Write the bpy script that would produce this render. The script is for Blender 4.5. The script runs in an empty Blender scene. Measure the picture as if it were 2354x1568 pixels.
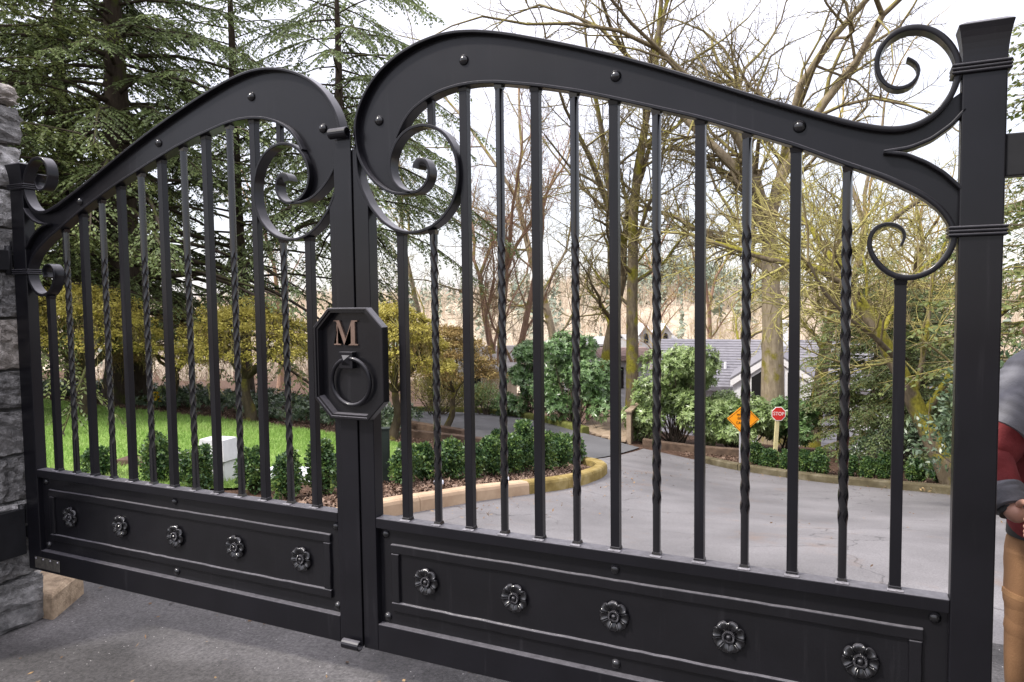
import bpy, bmesh, math, random
import numpy as np
from mathutils import Vector, Matrix
from mathutils.geometry import delaunay_2d_cdt

sc = bpy.context.scene
COL = sc.collection
R = math.radians

# ------------------------------------------------------------------ camera
YAW, PITCH, ROLL = 0.44282347, 0.05881782, 0.01236632      # heading left of the gate's normal
CAM = np.array([1.9228, -2.5098, 1.5775])
FPX = 1676.1                                               # focal length for a picture 2354 wide
FWD = np.array([-math.sin(YAW) * math.cos(PITCH), math.cos(YAW) * math.cos(PITCH), -math.sin(PITCH)])
RGT = np.array([math.cos(YAW), math.sin(YAW), 0.0])
DWN = np.cross(FWD, RGT)
_r = math.cos(ROLL) * RGT + math.sin(ROLL) * DWN
_d = -math.sin(ROLL) * RGT + math.cos(ROLL) * DWN
cam_data = bpy.data.cameras.new('camera')
cam = bpy.data.objects.new('camera', cam_data)
COL.objects.link(cam)
cam.matrix_world = Matrix(((_r[0], -_d[0], -FWD[0], CAM[0]), (_r[1], -_d[1], -FWD[1], CAM[1]),
                           (_r[2], -_d[2], -FWD[2], CAM[2]), (0, 0, 0, 1)))
cam_data.sensor_width = 36
cam_data.lens = 36 * FPX / 2354
cam_data.clip_start = 0.05
cam_data.clip_end = 3000
sc.camera = cam

# ------------------------------------------------------------------ sky, sun, exposure
SUN_EL, SUN_AZ = R(47), R(115)          # azimuth: angle from camera heading towards its left
HEAD = np.array([-math.sin(YAW), math.cos(YAW)])
LEFT = np.array([-math.cos(YAW), -math.sin(YAW)])
sun_xy = HEAD * math.cos(SUN_AZ) + LEFT * math.sin(SUN_AZ)
sun_vec = Vector((sun_xy[0] * math.cos(SUN_EL), sun_xy[1] * math.cos(SUN_EL), math.sin(SUN_EL)))
world = bpy.data.worlds.new('World')
sc.world = world
world.use_nodes = True
nt = world.node_tree
nt.nodes.clear()
out = nt.nodes.new('ShaderNodeOutputWorld')
sky = nt.nodes.new('ShaderNodeTexSky')
sky.sky_type = 'NISHITA'
sky.sun_disc = False
sky.sun_elevation = SUN_EL
sky.sun_rotation = math.atan2(sun_xy[0], sun_xy[1])
bg1 = nt.nodes.new('ShaderNodeBackground')
bg1.inputs['Strength'].default_value = 0.05
nt.links.new(sky.outputs[0], bg1.inputs['Color'])
# overcast layer: dim towards the horizon, brightness overhead raised to make up the light
tc = nt.nodes.new('ShaderNodeTexCoord')
sep = nt.nodes.new('ShaderNodeSeparateXYZ')
nt.links.new(tc.outputs['Generated'], sep.inputs[0])
mx = nt.nodes.new('ShaderNodeMath'); mx.operation = 'MAXIMUM'; mx.inputs[1].default_value = 0.0
nt.links.new(sep.outputs['Z'], mx.inputs[0])
ma = nt.nodes.new('ShaderNodeMath'); ma.operation = 'MULTIPLY_ADD'
ma.inputs[1].default_value = 0.22; ma.inputs[2].default_value = 0.52
nt.links.new(mx.outputs[0], ma.inputs[0])
ns = nt.nodes.new('ShaderNodeTexNoise'); ns.inputs['Scale'].default_value = 2.2; ns.inputs['Detail'].default_value = 5
nt.links.new(tc.outputs['Generated'], ns.inputs['Vector'])
mr = nt.nodes.new('ShaderNodeMapRange')
mr.inputs['From Min'].default_value = .3; mr.inputs['From Max'].default_value = .7
mr.inputs['To Min'].default_value = .93; mr.inputs['To Max'].default_value = 1.06
nt.links.new(ns.outputs['Fac'], mr.inputs['Value'])
sq = nt.nodes.new('ShaderNodeMath'); sq.operation = 'POWER'; sq.inputs[1].default_value = 2.0
nt.links.new(mx.outputs[0], sq.inputs[0])
ma2 = nt.nodes.new('ShaderNodeMath'); ma2.operation = 'MULTIPLY_ADD'; ma2.inputs[1].default_value = 1.6
nt.links.new(sq.outputs[0], ma2.inputs[0]); nt.links.new(ma.outputs[0], ma2.inputs[2])
mm = nt.nodes.new('ShaderNodeMath'); mm.operation = 'MULTIPLY'
nt.links.new(ma2.outputs[0], mm.inputs[0]); nt.links.new(mr.outputs[0], mm.inputs[1])
bg2 = nt.nodes.new('ShaderNodeBackground')
bg2.inputs['Color'].default_value = (0.965, 0.92, 0.985, 1)
nt.links.new(mm.outputs[0], bg2.inputs['Strength'])
add = nt.nodes.new('ShaderNodeAddShader')
nt.links.new(bg1.outputs[0], add.inputs[0]); nt.links.new(bg2.outputs[0], add.inputs[1])
nt.links.new(add.outputs[0], out.inputs['Surface'])
sun_data = bpy.data.lights.new('sun', 'SUN')
sun_data.energy = 2.8
sun_data.angle = R(6)
sun_data.color = (1.0, 0.95, 0.86)
sun = bpy.data.objects.new('sun', sun_data)
COL.objects.link(sun)
sun.rotation_euler = (-sun_vec).to_track_quat('-Z', 'Y').to_euler()
sun.location = (-5, -5, 20)
sc.view_settings.view_transform = 'Standard'
sc.view_settings.look = 'None'
sc.view_settings.exposure = 0.75
sc.view_settings.gamma = 1.0
sc.view_settings.use_curve_mapping = False

# ------------------------------------------------------------------ ground shape and picking helpers
TC = np.array([[-1.06,5.8],[0.18,7.5],[1.26,9.6],[-1.15,7.6],[-1.89,7.1],[-3.76,7.6],[-4.52,7.8],[-9.65,15.0],[-7.55,14.3],[-6.05,13.8],[-4.6,13.2],[-3.01,12.2],[-2.02,12.2],[-1.37,14.5],[-1.85,14.0],[-0.39,13.0],[-2.15,20.0],[-1.04,19.5],[0.72,17.0],[1.41,15.6],[1.96,14.8],[2.57,14.2],[3.44,13.6],[4.44,13.2],[4.35,12.0],[5.35,10.8],[5.98,9.8],[0.81,11.2],[4.99,13.8],[0.63,6.4],[1.32,5.2],[2.7,8.6],[3.01,5.4],[-2.69,4.06],[-0.66,3.09],[1.42,2.11],[3.5,1.2],[0.0,0.0],[3.0,-3.0],[-3.0,0.0],[-2.3,2.2],[-5.0,3.0],[-6.0,0.0],[-8.0,5.0],[0.0,-7.0],[-8.0,-7.0],[8.0,-7.0],[-14.0,5.0],[-14.0,9.0],[7.0,2.0],[12.0,2.0],[9.0,28.0],[2.0,27.0],[-6.0,27.0],[-14.0,26.0],[-26.0,22.0],[-26.0,8.0],[20.0,20.0],[16.0,10.0],[14.0,4.0],[22.0,32.0],[-10.0,38.0],[10.0,40.0],[-30.0,40.0],[30.0,44.0]])
TW = np.array([0.026877,0.002774,0.019971,0.009496,-0.010206,-0.007503,0.009934,0.007481,-0.004328,0.000324,-0.000352,0.001608,0.000994,0.008452,-0.010999,-0.003038,-0.008381,0.009205,0.003244,-0.000448,0.007783,-0.002551,-0.012109,-0.014465,-0.002313,-0.003579,0.002554,-0.005073,0.021912,-0.032895,0.016301,-0.015792,0.005119,-0.012397,-0.005943,0.002811,-0.00233,0.000563,-0.001856,0.000565,0.006584,-0.006701,0.002332,0.000263,0.000743,-0.000991,-0.00197,-0.000361,-0.001547,0.002081,-0.002268,-0.002897,-0.00161,0.001122,-0.001701,0.000992,-0.000481,0.00063,-0.004249,0.007851,-0.000153,0.001262,-0.000101,-0.000515,0.00028,2.642844,-0.022879,-0.079348])
def terr_c(xc, yc):
    """Ground height in the camera's heading frame: near level at the gate, then falling away down the garden."""
    xc = np.asarray(xc, float); yc = np.asarray(yc, float)
    X = np.clip(xc, -31, 31); Y = np.clip(yc, -8, 45)
    r2 = (X[..., None] - TC[:, 0]) ** 2 + (Y[..., None] - TC[:, 1]) ** 2
    z = (.5 * r2 * np.log(r2 + 1e-9)) @ TW[:-3] + TW[-3] + TW[-2] * X + TW[-1] * Y
    return z - .11 * np.clip(yc - 45, 0, 45)

def to_c(x, y):
    dx, dy = x - CAM[0], y - CAM[1]
    return dx * math.cos(YAW) + dy * math.sin(YAW), -dx * math.sin(YAW) + dy * math.cos(YAW)

def to_w(xc, yc):
    return CAM[0] + xc * math.cos(YAW) - yc * math.sin(YAW), CAM[1] + xc * math.sin(YAW) + yc * math.cos(YAW)

def terr(x, y):
    xc, yc = to_c(np.asarray(x, float), np.asarray(y, float))
    return terr_c(xc, yc)

def ray(px, py):
    v = np.array([(px - 1177) / FPX, (py - 784) / FPX, 1.0])
    return v[0] * _r + v[1] * _d + v[2] * FWD

def at(px, py, depth):
    """The world point seen at a picture position, at a distance along the camera's level heading."""
    d = ray(px, py)
    h = d[0] * HEAD[0] + d[1] * HEAD[1]
    return CAM + d * (depth / h)

def gnd(px, py, lift=0.0):
    """The ground point seen at a picture position."""
    d = ray(px, py)
    t = 1.0
    step = 0.1
    while t < 200:
        q = CAM + d * t
        if q[2] < terr(q[0], q[1]):
            a, b = t - step, t
            for _ in range(24):
                m = (a + b) / 2
                q = CAM + d * m
                if q[2] < terr(q[0], q[1]): b = m
                else: a = m
            q = CAM + d * b
            return np.array([q[0], q[1], float(terr(q[0], q[1])) + lift])
        t += step
    q = CAM + d * t
    return q

def foot(px, depth):
    """Ground point below picture column px at a given distance."""
    q = at(px, 784, depth)
    return np.array([q[0], q[1], float(terr(q[0], q[1]))])

# ------------------------------------------------------------------ objects and tags
def tag(o, label=None, cat=None, group=None, kind=None):
    if label: o['label'] = label
    if cat: o['category'] = cat
    if group: o['group'] = group
    if kind: o['kind'] = kind
    return o

def empty(name, loc=(0, 0, 0), rz=0.0, label=None, cat=None, group=None):
    o = bpy.data.objects.new(name, None)
    o.empty_display_size = 0.2
    o.location = loc
    o.rotation_euler = (0, 0, rz)
    COL.objects.link(o)
    return tag(o, label, cat, group)

def link(name, me, mat=None, parent=None, smooth=False):
    if mat is not None and not me.materials:
        me.materials.append(mat)
    if smooth:
        me.polygons.foreach_set('use_smooth', np.ones(len(me.polygons), bool))
    o = bpy.data.objects.new(name, me)
    COL.objects.link(o)
    if parent: o.parent = parent
    return o

def np_mesh(name, V, F, mat=None, parent=None, smooth=False):
    """Mesh from a vertex array and one face array (n,3) or (n,4), or a list of such arrays."""
    V = np.ascontiguousarray(V, np.float32)
    Fs = F if isinstance(F, list) else [F]
    me = bpy.data.meshes.new(name)
    me.vertices.add(len(V)); me.vertices.foreach_set('co', V.ravel())
    idx = np.concatenate([f.ravel() for f in Fs]).astype(np.int32)
    tot = np.concatenate([np.full(len(f), f.shape[1], np.int32) for f in Fs])
    st = np.concatenate([[0], np.cumsum(tot)[:-1]]).astype(np.int32)
    me.loops.add(len(idx)); me.loops.foreach_set('vertex_index', idx)
    me.polygons.add(len(tot)); me.polygons.foreach_set('loop_start', st); me.polygons.foreach_set('loop_total', tot)
    me.update(calc_edges=True)
    return link(name, me, mat, parent, smooth)

class MB:
    """Collects simple shapes into one mesh."""
    def __init__(s): s.v = []; s.f = []
    def add(s, vs, fs):
        n = len(s.v)
        s.v += [tuple(map(float, v)) for v in vs]
        s.f += [tuple(n + i for i in f) for f in fs]
        return s
    def box(s, x0, x1, y0, y1, z0, z1):
        vs = [(x0, y0, z0), (x1, y0, z0), (x1, y1, z0), (x0, y1, z0), (x0, y0, z1), (x1, y0, z1), (x1, y1, z1), (x0, y1, z1)]
        return s.add(vs, [(0, 3, 2, 1), (4, 5, 6, 7), (0, 1, 5, 4), (1, 2, 6, 5), (2, 3, 7, 6), (3, 0, 4, 7)])
    def loft(s, rings, cap=True, closed=True):
        n = len(rings[0]); vs = [p for r in rings for p in r]; fs = []
        for i in range(len(rings) - 1):
            for j in range(n if closed else n - 1):
                k = (j + 1) % n
                fs.append((i * n + j, i * n + k, (i + 1) * n + k, (i + 1) * n + j))
        if cap:
            fs.append(tuple(range(n))[::-1]); fs.append(tuple((len(rings) - 1) * n + j for j in range(n)))
        return s.add(vs, fs)
    def tube(s, pts, rad, n=10, cap=True):
        pts = [Vector(p) for p in pts]
        if not hasattr(rad, '__len__'): rad = [rad] * len(pts)
        rings = []; u = None
        for i, p in enumerate(pts):
            t = (pts[min(i + 1, len(pts) - 1)] - pts[max(i - 1, 0)]).normalized()
            if u is None:
                u = t.orthogonal().normalized()
            u = (u - t * u.dot(t)).normalized()
            w = t.cross(u)
            rings.append([p + (u * math.cos(a) + w * math.sin(a)) * rad[i] for a in [2 * math.pi * k / n for k in range(n)]])
        return s.loft(rings, cap)
    def dome(s, c, r, axis=-1, n=14, m=6, flat=.8):
        """A rivet head on the plane y = c.y, bulging along axis * y."""
        rings = []
        for i in range(m):
            a = math.pi / 2 * i / m
            rings.append([(c[0] + r * math.cos(a) * math.cos(b), c[1] + axis * flat * r * math.sin(a), c[2] + r * math.cos(a) * math.sin(b))
                          for b in [2 * math.pi * k / n for k in range(n)]])
        s.loft(rings, cap=False)
        k = len(s.v); s.v.append((c[0], c[1] + axis * flat * r, c[2]))
        for j in range(n): s.f.append((k - n + j, k - n + (j + 1) % n, k))
        return s
    def build(s, name, mat=None, parent=None, smooth=False, bevel=0, mirror=False, segs=2, crisp=0):
        me = bpy.data.meshes.new(name)
        v = [(-a, b, c) for a, b, c in s.v] if mirror else s.v
        me.from_pydata(v, [], s.f)
        bm = bmesh.new(); bm.from_mesh(me)
        bmesh.ops.recalc_face_normals(bm, faces=bm.faces)
        bm.to_mesh(me); bm.free()
        o = link(name, me, mat, parent, smooth)
        if crisp: me.set_sharp_from_angle(angle=R(crisp))
        if bevel:
            b = o.modifiers.new('bevel', 'BEVEL'); b.width = bevel; b.segments = segs; b.limit_method = 'ANGLE'; b.angle_limit = R(40)
        return o

def children(o): return [c for c in list(bpy.data.objects) if c.parent == o]
def copy_tree(o, kids, parent=None):
    c = o.copy(); COL.objects.link(c)
    if parent: c.parent = parent
    for k in kids.get(o.name, []): copy_tree(k, kids, c)
    return c

def smooth_poly(P, n, passes=6, closed=False):
    """Resample a traced line evenly and iron out the jitter of tracing."""
    P = np.array(P, float)
    def res(P, n):
        d = np.r_[0, np.cumsum(np.linalg.norm(np.diff(P, axis=0), axis=1))]
        t = np.linspace(0, d[-1], n)
        return np.stack([np.interp(t, d, P[:, k]) for k in range(P.shape[1])], 1)
    Q = res(P, n)
    for _ in range(passes):
        Q[1:-1] = .25 * Q[:-2] + .5 * Q[1:-1] + .25 * Q[2:]
    return Q

# ------------------------------------------------------------------ materials
def mat_new(name):
    m = bpy.data.materials.new(name); m.use_nodes = True
    nt = m.node_tree
    return m, nt, nt.nodes['Principled BSDF'], nt.nodes['Material Output']

def N(nt, t, **kw):
    n = nt.nodes.new(t)
    for k, v in kw.items():
        if hasattr(n, k): setattr(n, k, v)
        else: n.inputs[k.replace('_', ' ')].default_value = v
    return n

def ramp(nt, stops):
    r = nt.nodes.new('ShaderNodeValToRGB')
    el = r.color_ramp.elements
    while len(el) < len(stops): el.new(0.5)
    for e, (p, c) in zip(el, stops):
        e.position = p; e.color = (c[0], c[1], c[2], 1) if hasattr(c, '__len__') else (c, c, c, 1)
    return r

def noisy(name, stops, scale=4, detail=6, rough=.8, bump=0.0, bscale=None, bdist=.02, spec=.3, coord='Object', metallic=0, stretch=None, rough_var=0):
    m, nt, b, o = mat_new(name)
    tc = N(nt, 'ShaderNodeTexCoord')
    vec = tc.outputs[coord]
    if stretch:
        mp = N(nt, 'ShaderNodeMapping'); mp.inputs['Scale'].default_value = stretch
        nt.links.new(vec, mp.inputs['Vector']); vec = mp.outputs[0]
    n = N(nt, 'ShaderNodeTexNoise', Scale=scale, Detail=detail, Roughness=.62)
    nt.links.new(vec, n.inputs['Vector'])
    r = ramp(nt, stops)
    nt.links.new(n.outputs['Fac'], r.inputs[0])
    nt.links.new(r.outputs[0], b.inputs['Base Color'])
    b.inputs['Roughness'].default_value = rough
    b.inputs['Specular IOR Level'].default_value = spec
    b.inputs['Metallic'].default_value = metallic
    if rough_var:
        mr = N(nt, 'ShaderNodeMapRange'); mr.inputs['To Min'].default_value = rough - rough_var; mr.inputs['To Max'].default_value = rough + rough_var
        n3 = N(nt, 'ShaderNodeTexNoise', Scale=scale * 2.3, Detail=4)
        nt.links.new(vec, n3.inputs['Vector']); nt.links.new(n3.outputs['Fac'], mr.inputs['Value']); nt.links.new(mr.outputs[0], b.inputs['Roughness'])
    if bump:
        n2 = N(nt, 'ShaderNodeTexNoise', Scale=bscale or scale * 4, Detail=6, Roughness=.65)
        nt.links.new(vec, n2.inputs['Vector'])
        bp = N(nt, 'ShaderNodeBump', Strength=bump, Distance=bdist)
        nt.links.new(n2.outputs['Fac'], bp.inputs['Height']); nt.links.new(bp.outputs[0], b.inputs['Normal'])
    return m

def leafy(name, cols, trans=.35, rough=.5, spec=.35, clump=1.2, jitter=.6):
    """Leaf material: each leaf has its own tint, with drifts of lighter and darker growth through the plant."""
    m, nt, b, o = mat_new(name)
    g = N(nt, 'ShaderNodeNewGeometry')
    tc = N(nt, 'ShaderNodeTexCoord')
    n = N(nt, 'ShaderNodeTexNoise', Scale=clump, Detail=3)
    nt.links.new(tc.outputs['Object'], n.inputs['Vector'])
    mx = N(nt, 'ShaderNodeMix'); mx.data_type = 'FLOAT'; mx.inputs[0].default_value = jitter
    mr = N(nt, 'ShaderNodeMapRange'); mr.inputs['From Min'].default_value = .3; mr.inputs['From Max'].default_value = .7
    nt.links.new(n.outputs['Fac'], mr.inputs['Value'])
    nt.links.new(mr.outputs[0], mx.inputs[2]); nt.links.new(g.outputs['Random Per Island'], mx.inputs[3])
    k = len(cols) - 1
    r = ramp(nt, [(i / k, c) for i, c in enumerate(cols)])
    nt.links.new(mx.outputs[0], r.inputs[0])
    nt.links.new(r.outputs[0], b.inputs['Base Color'])
    b.inputs['Roughness'].default_value = rough
    b.inputs['Specular IOR Level'].default_value = spec
    t = N(nt, 'ShaderNodeBsdfTranslucent')
    nt.links.new(r.outputs[0], t.inputs['Color'])
    ms = N(nt, 'ShaderNodeMixShader'); ms.inputs[0].default_value = trans
    nt.links.new(b.outputs[0], ms.inputs[1]); nt.links.new(t.outputs[0], ms.inputs[2])
    nt.links.new(ms.outputs[0], o.inputs['Surface'])
    return m

def bark(name, dark, light, moss=None, amount=.5, scale=3.0):
    """Ridged bark; moss grows in patches and along the tops of the limbs."""
    m, nt, b, o = mat_new(name)
    tc = N(nt, 'ShaderNodeTexCoord')
    mp = N(nt, 'ShaderNodeMapping'); mp.inputs['Scale'].default_value = (1, 1, .25)
    nt.links.new(tc.outputs['Object'], mp.inputs['Vector'])
    n = N(nt, 'ShaderNodeTexNoise', Scale=scale * 5, Detail=8, Roughness=.7)
    nt.links.new(mp.outputs[0], n.inputs['Vector'])
    r = ramp(nt, [(.3, dark), (.7, light)])
    nt.links.new(n.outputs['Fac'], r.inputs[0])
    col = r.outputs[0]
    if moss:
        n2 = N(nt, 'ShaderNodeTexNoise', Scale=scale, Detail=5)
        nt.links.new(tc.outputs['Object'], n2.inputs['Vector'])
        g = N(nt, 'ShaderNodeNewGeometry')
        sp = N(nt, 'ShaderNodeSeparateXYZ'); nt.links.new(g.outputs['Normal'], sp.inputs[0])
        a = N(nt, 'ShaderNodeMath', operation='MULTIPLY_ADD'); a.inputs[1].default_value = .22
        nt.links.new(sp.outputs['Z'], a.inputs[0]); nt.links.new(n2.outputs['Fac'], a.inputs[2])
        mr = N(nt, 'ShaderNodeMapRange'); mr.inputs['From Min'].default_value = .62 - amount * .3; mr.inputs['From Max'].default_value = .74 - amount * .3
        nt.links.new(a.outputs[0], mr.inputs['Value'])
        n3 = N(nt, 'ShaderNodeTexNoise', Scale=scale * 9, Detail=4)
        nt.links.new(tc.outputs['Object'], n3.inputs['Vector'])
        r3 = ramp(nt, [(.3, tuple(c * .55 for c in moss)), (.7, tuple(c * 1.25 for c in moss))])
        nt.links.new(n3.outputs['Fac'], r3.inputs[0])
        mx = N(nt, 'ShaderNodeMix'); mx.data_type = 'RGBA'
        nt.links.new(mr.outputs[0], mx.inputs[0]); nt.links.new(col, mx.inputs[6]); nt.links.new(r3.outputs[0], mx.inputs[7])
        col = mx.outputs[2]
    nt.links.new(col, b.inputs['Base Color'])
    b.inputs['Roughness'].default_value = .9
    b.inputs['Specular IOR Level'].default_value = .15
    bp = N(nt, 'ShaderNodeBump', Strength=.7, Distance=.03)
    nt.links.new(n.outputs['Fac'], bp.inputs['Height']); nt.links.new(bp.outputs[0], b.inputs['Normal'])
    return m

def plain(name, c, rough=.6, spec=.4, metallic=0):
    m, nt, b, o = mat_new(name)
    b.inputs['Base Color'].default_value = (*c, 1); b.inputs['Roughness'].default_value = rough
    b.inputs['Specular IOR Level'].default_value = spec; b.inputs['Metallic'].default_value = metallic
    return m

M = {}
def gate_paint(name, base, rough, coat, bump, bscale, bdist, sky_sheen=.6):
    """Satin black paint under a thin gloss; upward faces have a pale sky sheen painted in, with dried drips."""
    m, nt, b, o = mat_new(name)
    tc = N(nt, 'ShaderNodeTexCoord')
    n = N(nt, 'ShaderNodeTexNoise', Scale=4.0, Detail=7); nt.links.new(tc.outputs['Object'], n.inputs['Vector'])
    r = ramp(nt, [(.3, tuple(c * .8 for c in base)), (.7, tuple(c * 1.25 for c in base))]); nt.links.new(n.outputs['Fac'], r.inputs[0])
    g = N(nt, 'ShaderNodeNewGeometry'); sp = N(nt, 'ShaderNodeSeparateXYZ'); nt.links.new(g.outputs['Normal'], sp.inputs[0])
    mr = N(nt, 'ShaderNodeMapRange'); mr.inputs['From Min'].default_value = .30; mr.inputs['From Max'].default_value = .95; mr.inputs['To Max'].default_value = sky_sheen  # upward faces are painted paler in place of reflected sky
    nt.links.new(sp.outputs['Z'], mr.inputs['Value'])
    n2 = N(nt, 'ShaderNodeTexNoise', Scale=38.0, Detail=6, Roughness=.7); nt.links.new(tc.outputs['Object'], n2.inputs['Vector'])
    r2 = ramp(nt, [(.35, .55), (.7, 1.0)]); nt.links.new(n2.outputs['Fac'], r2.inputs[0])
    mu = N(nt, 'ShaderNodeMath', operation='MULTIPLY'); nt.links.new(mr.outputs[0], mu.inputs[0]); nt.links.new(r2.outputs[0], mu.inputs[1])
    # faint water marks running down the flat faces
    mp = N(nt, 'ShaderNodeMapping'); mp.inputs['Scale'].default_value = (30, 30, 1.6); nt.links.new(tc.outputs['Object'], mp.inputs[0])
    n4 = N(nt, 'ShaderNodeTexNoise', Scale=1.0, Detail=5, Roughness=.6); nt.links.new(mp.outputs[0], n4.inputs['Vector'])
    r4 = N(nt, 'ShaderNodeMapRange'); r4.inputs['From Min'].default_value = .60; r4.inputs['From Max'].default_value = .80; r4.inputs['To Max'].default_value = .05
    nt.links.new(n4.outputs['Fac'], r4.inputs['Value'])
    mxx = N(nt, 'ShaderNodeMath', operation='MAXIMUM'); nt.links.new(mu.outputs[0], mxx.inputs[0]); nt.links.new(r4.outputs[0], mxx.inputs[1])
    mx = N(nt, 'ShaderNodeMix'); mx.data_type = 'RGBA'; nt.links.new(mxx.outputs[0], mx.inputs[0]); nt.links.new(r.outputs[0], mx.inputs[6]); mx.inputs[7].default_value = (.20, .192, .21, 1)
    nt.links.new(mx.outputs[2], b.inputs['Base Color'])
    b.inputs['Specular IOR Level'].default_value = .16
    n3 = N(nt, 'ShaderNodeTexNoise', Scale=7.0, Detail=5); nt.links.new(tc.outputs['Object'], n3.inputs['Vector'])
    rr = N(nt, 'ShaderNodeMapRange'); rr.inputs['To Min'].default_value = rough - .07; rr.inputs['To Max'].default_value = rough + .09
    nt.links.new(n3.outputs['Fac'], rr.inputs['Value']); nt.links.new(rr.outputs[0], b.inputs['Roughness'])
    b.inputs['Coat Weight'].default_value = coat; b.inputs['Coat Roughness'].default_value = .14
    nb = N(nt, 'ShaderNodeTexNoise', Scale=bscale, Detail=6, Roughness=.65); nt.links.new(tc.outputs['Object'], nb.inputs['Vector'])
    bp = N(nt, 'ShaderNodeBump', Strength=bump, Distance=bdist); nt.links.new(nb.outputs['Fac'], bp.inputs['Height']); nt.links.new(bp.outputs[0], b.inputs['Normal'])
    return m
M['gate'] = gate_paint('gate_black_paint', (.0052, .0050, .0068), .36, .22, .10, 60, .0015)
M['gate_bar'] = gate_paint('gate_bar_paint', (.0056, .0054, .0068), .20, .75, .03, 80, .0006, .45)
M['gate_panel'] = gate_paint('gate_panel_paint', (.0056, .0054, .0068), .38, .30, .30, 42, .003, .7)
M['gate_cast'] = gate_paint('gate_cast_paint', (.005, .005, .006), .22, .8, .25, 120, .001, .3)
M['weld_glint'] = noisy('weld_bead_glint', [(.3, (.10, .096, .105)), (.7, (.30, .29, .31))], scale=60, rough=.35, bump=.6, bscale=200, bdist=.002)  # pale tone paints the sky glint on the welded bar feet
M['copper'] = noisy('letter_copper', [(.3, (.12, .078, .060)), (.7, (.20, .138, .110))], scale=30, rough=.45, metallic=.45, bump=.15, bscale=90, bdist=.002)
M['tag_metal'] = noisy('tag_metal', [(.3, (.06, .055, .05)), (.7, (.16, .15, .13))], scale=30, rough=.5, metallic=.6)
M['bracket'] = noisy('hinge_bracket_paint', [(.3, (.008, .008, .009)), (.7, (.016, .016, .018))], scale=8, rough=.5)

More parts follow.
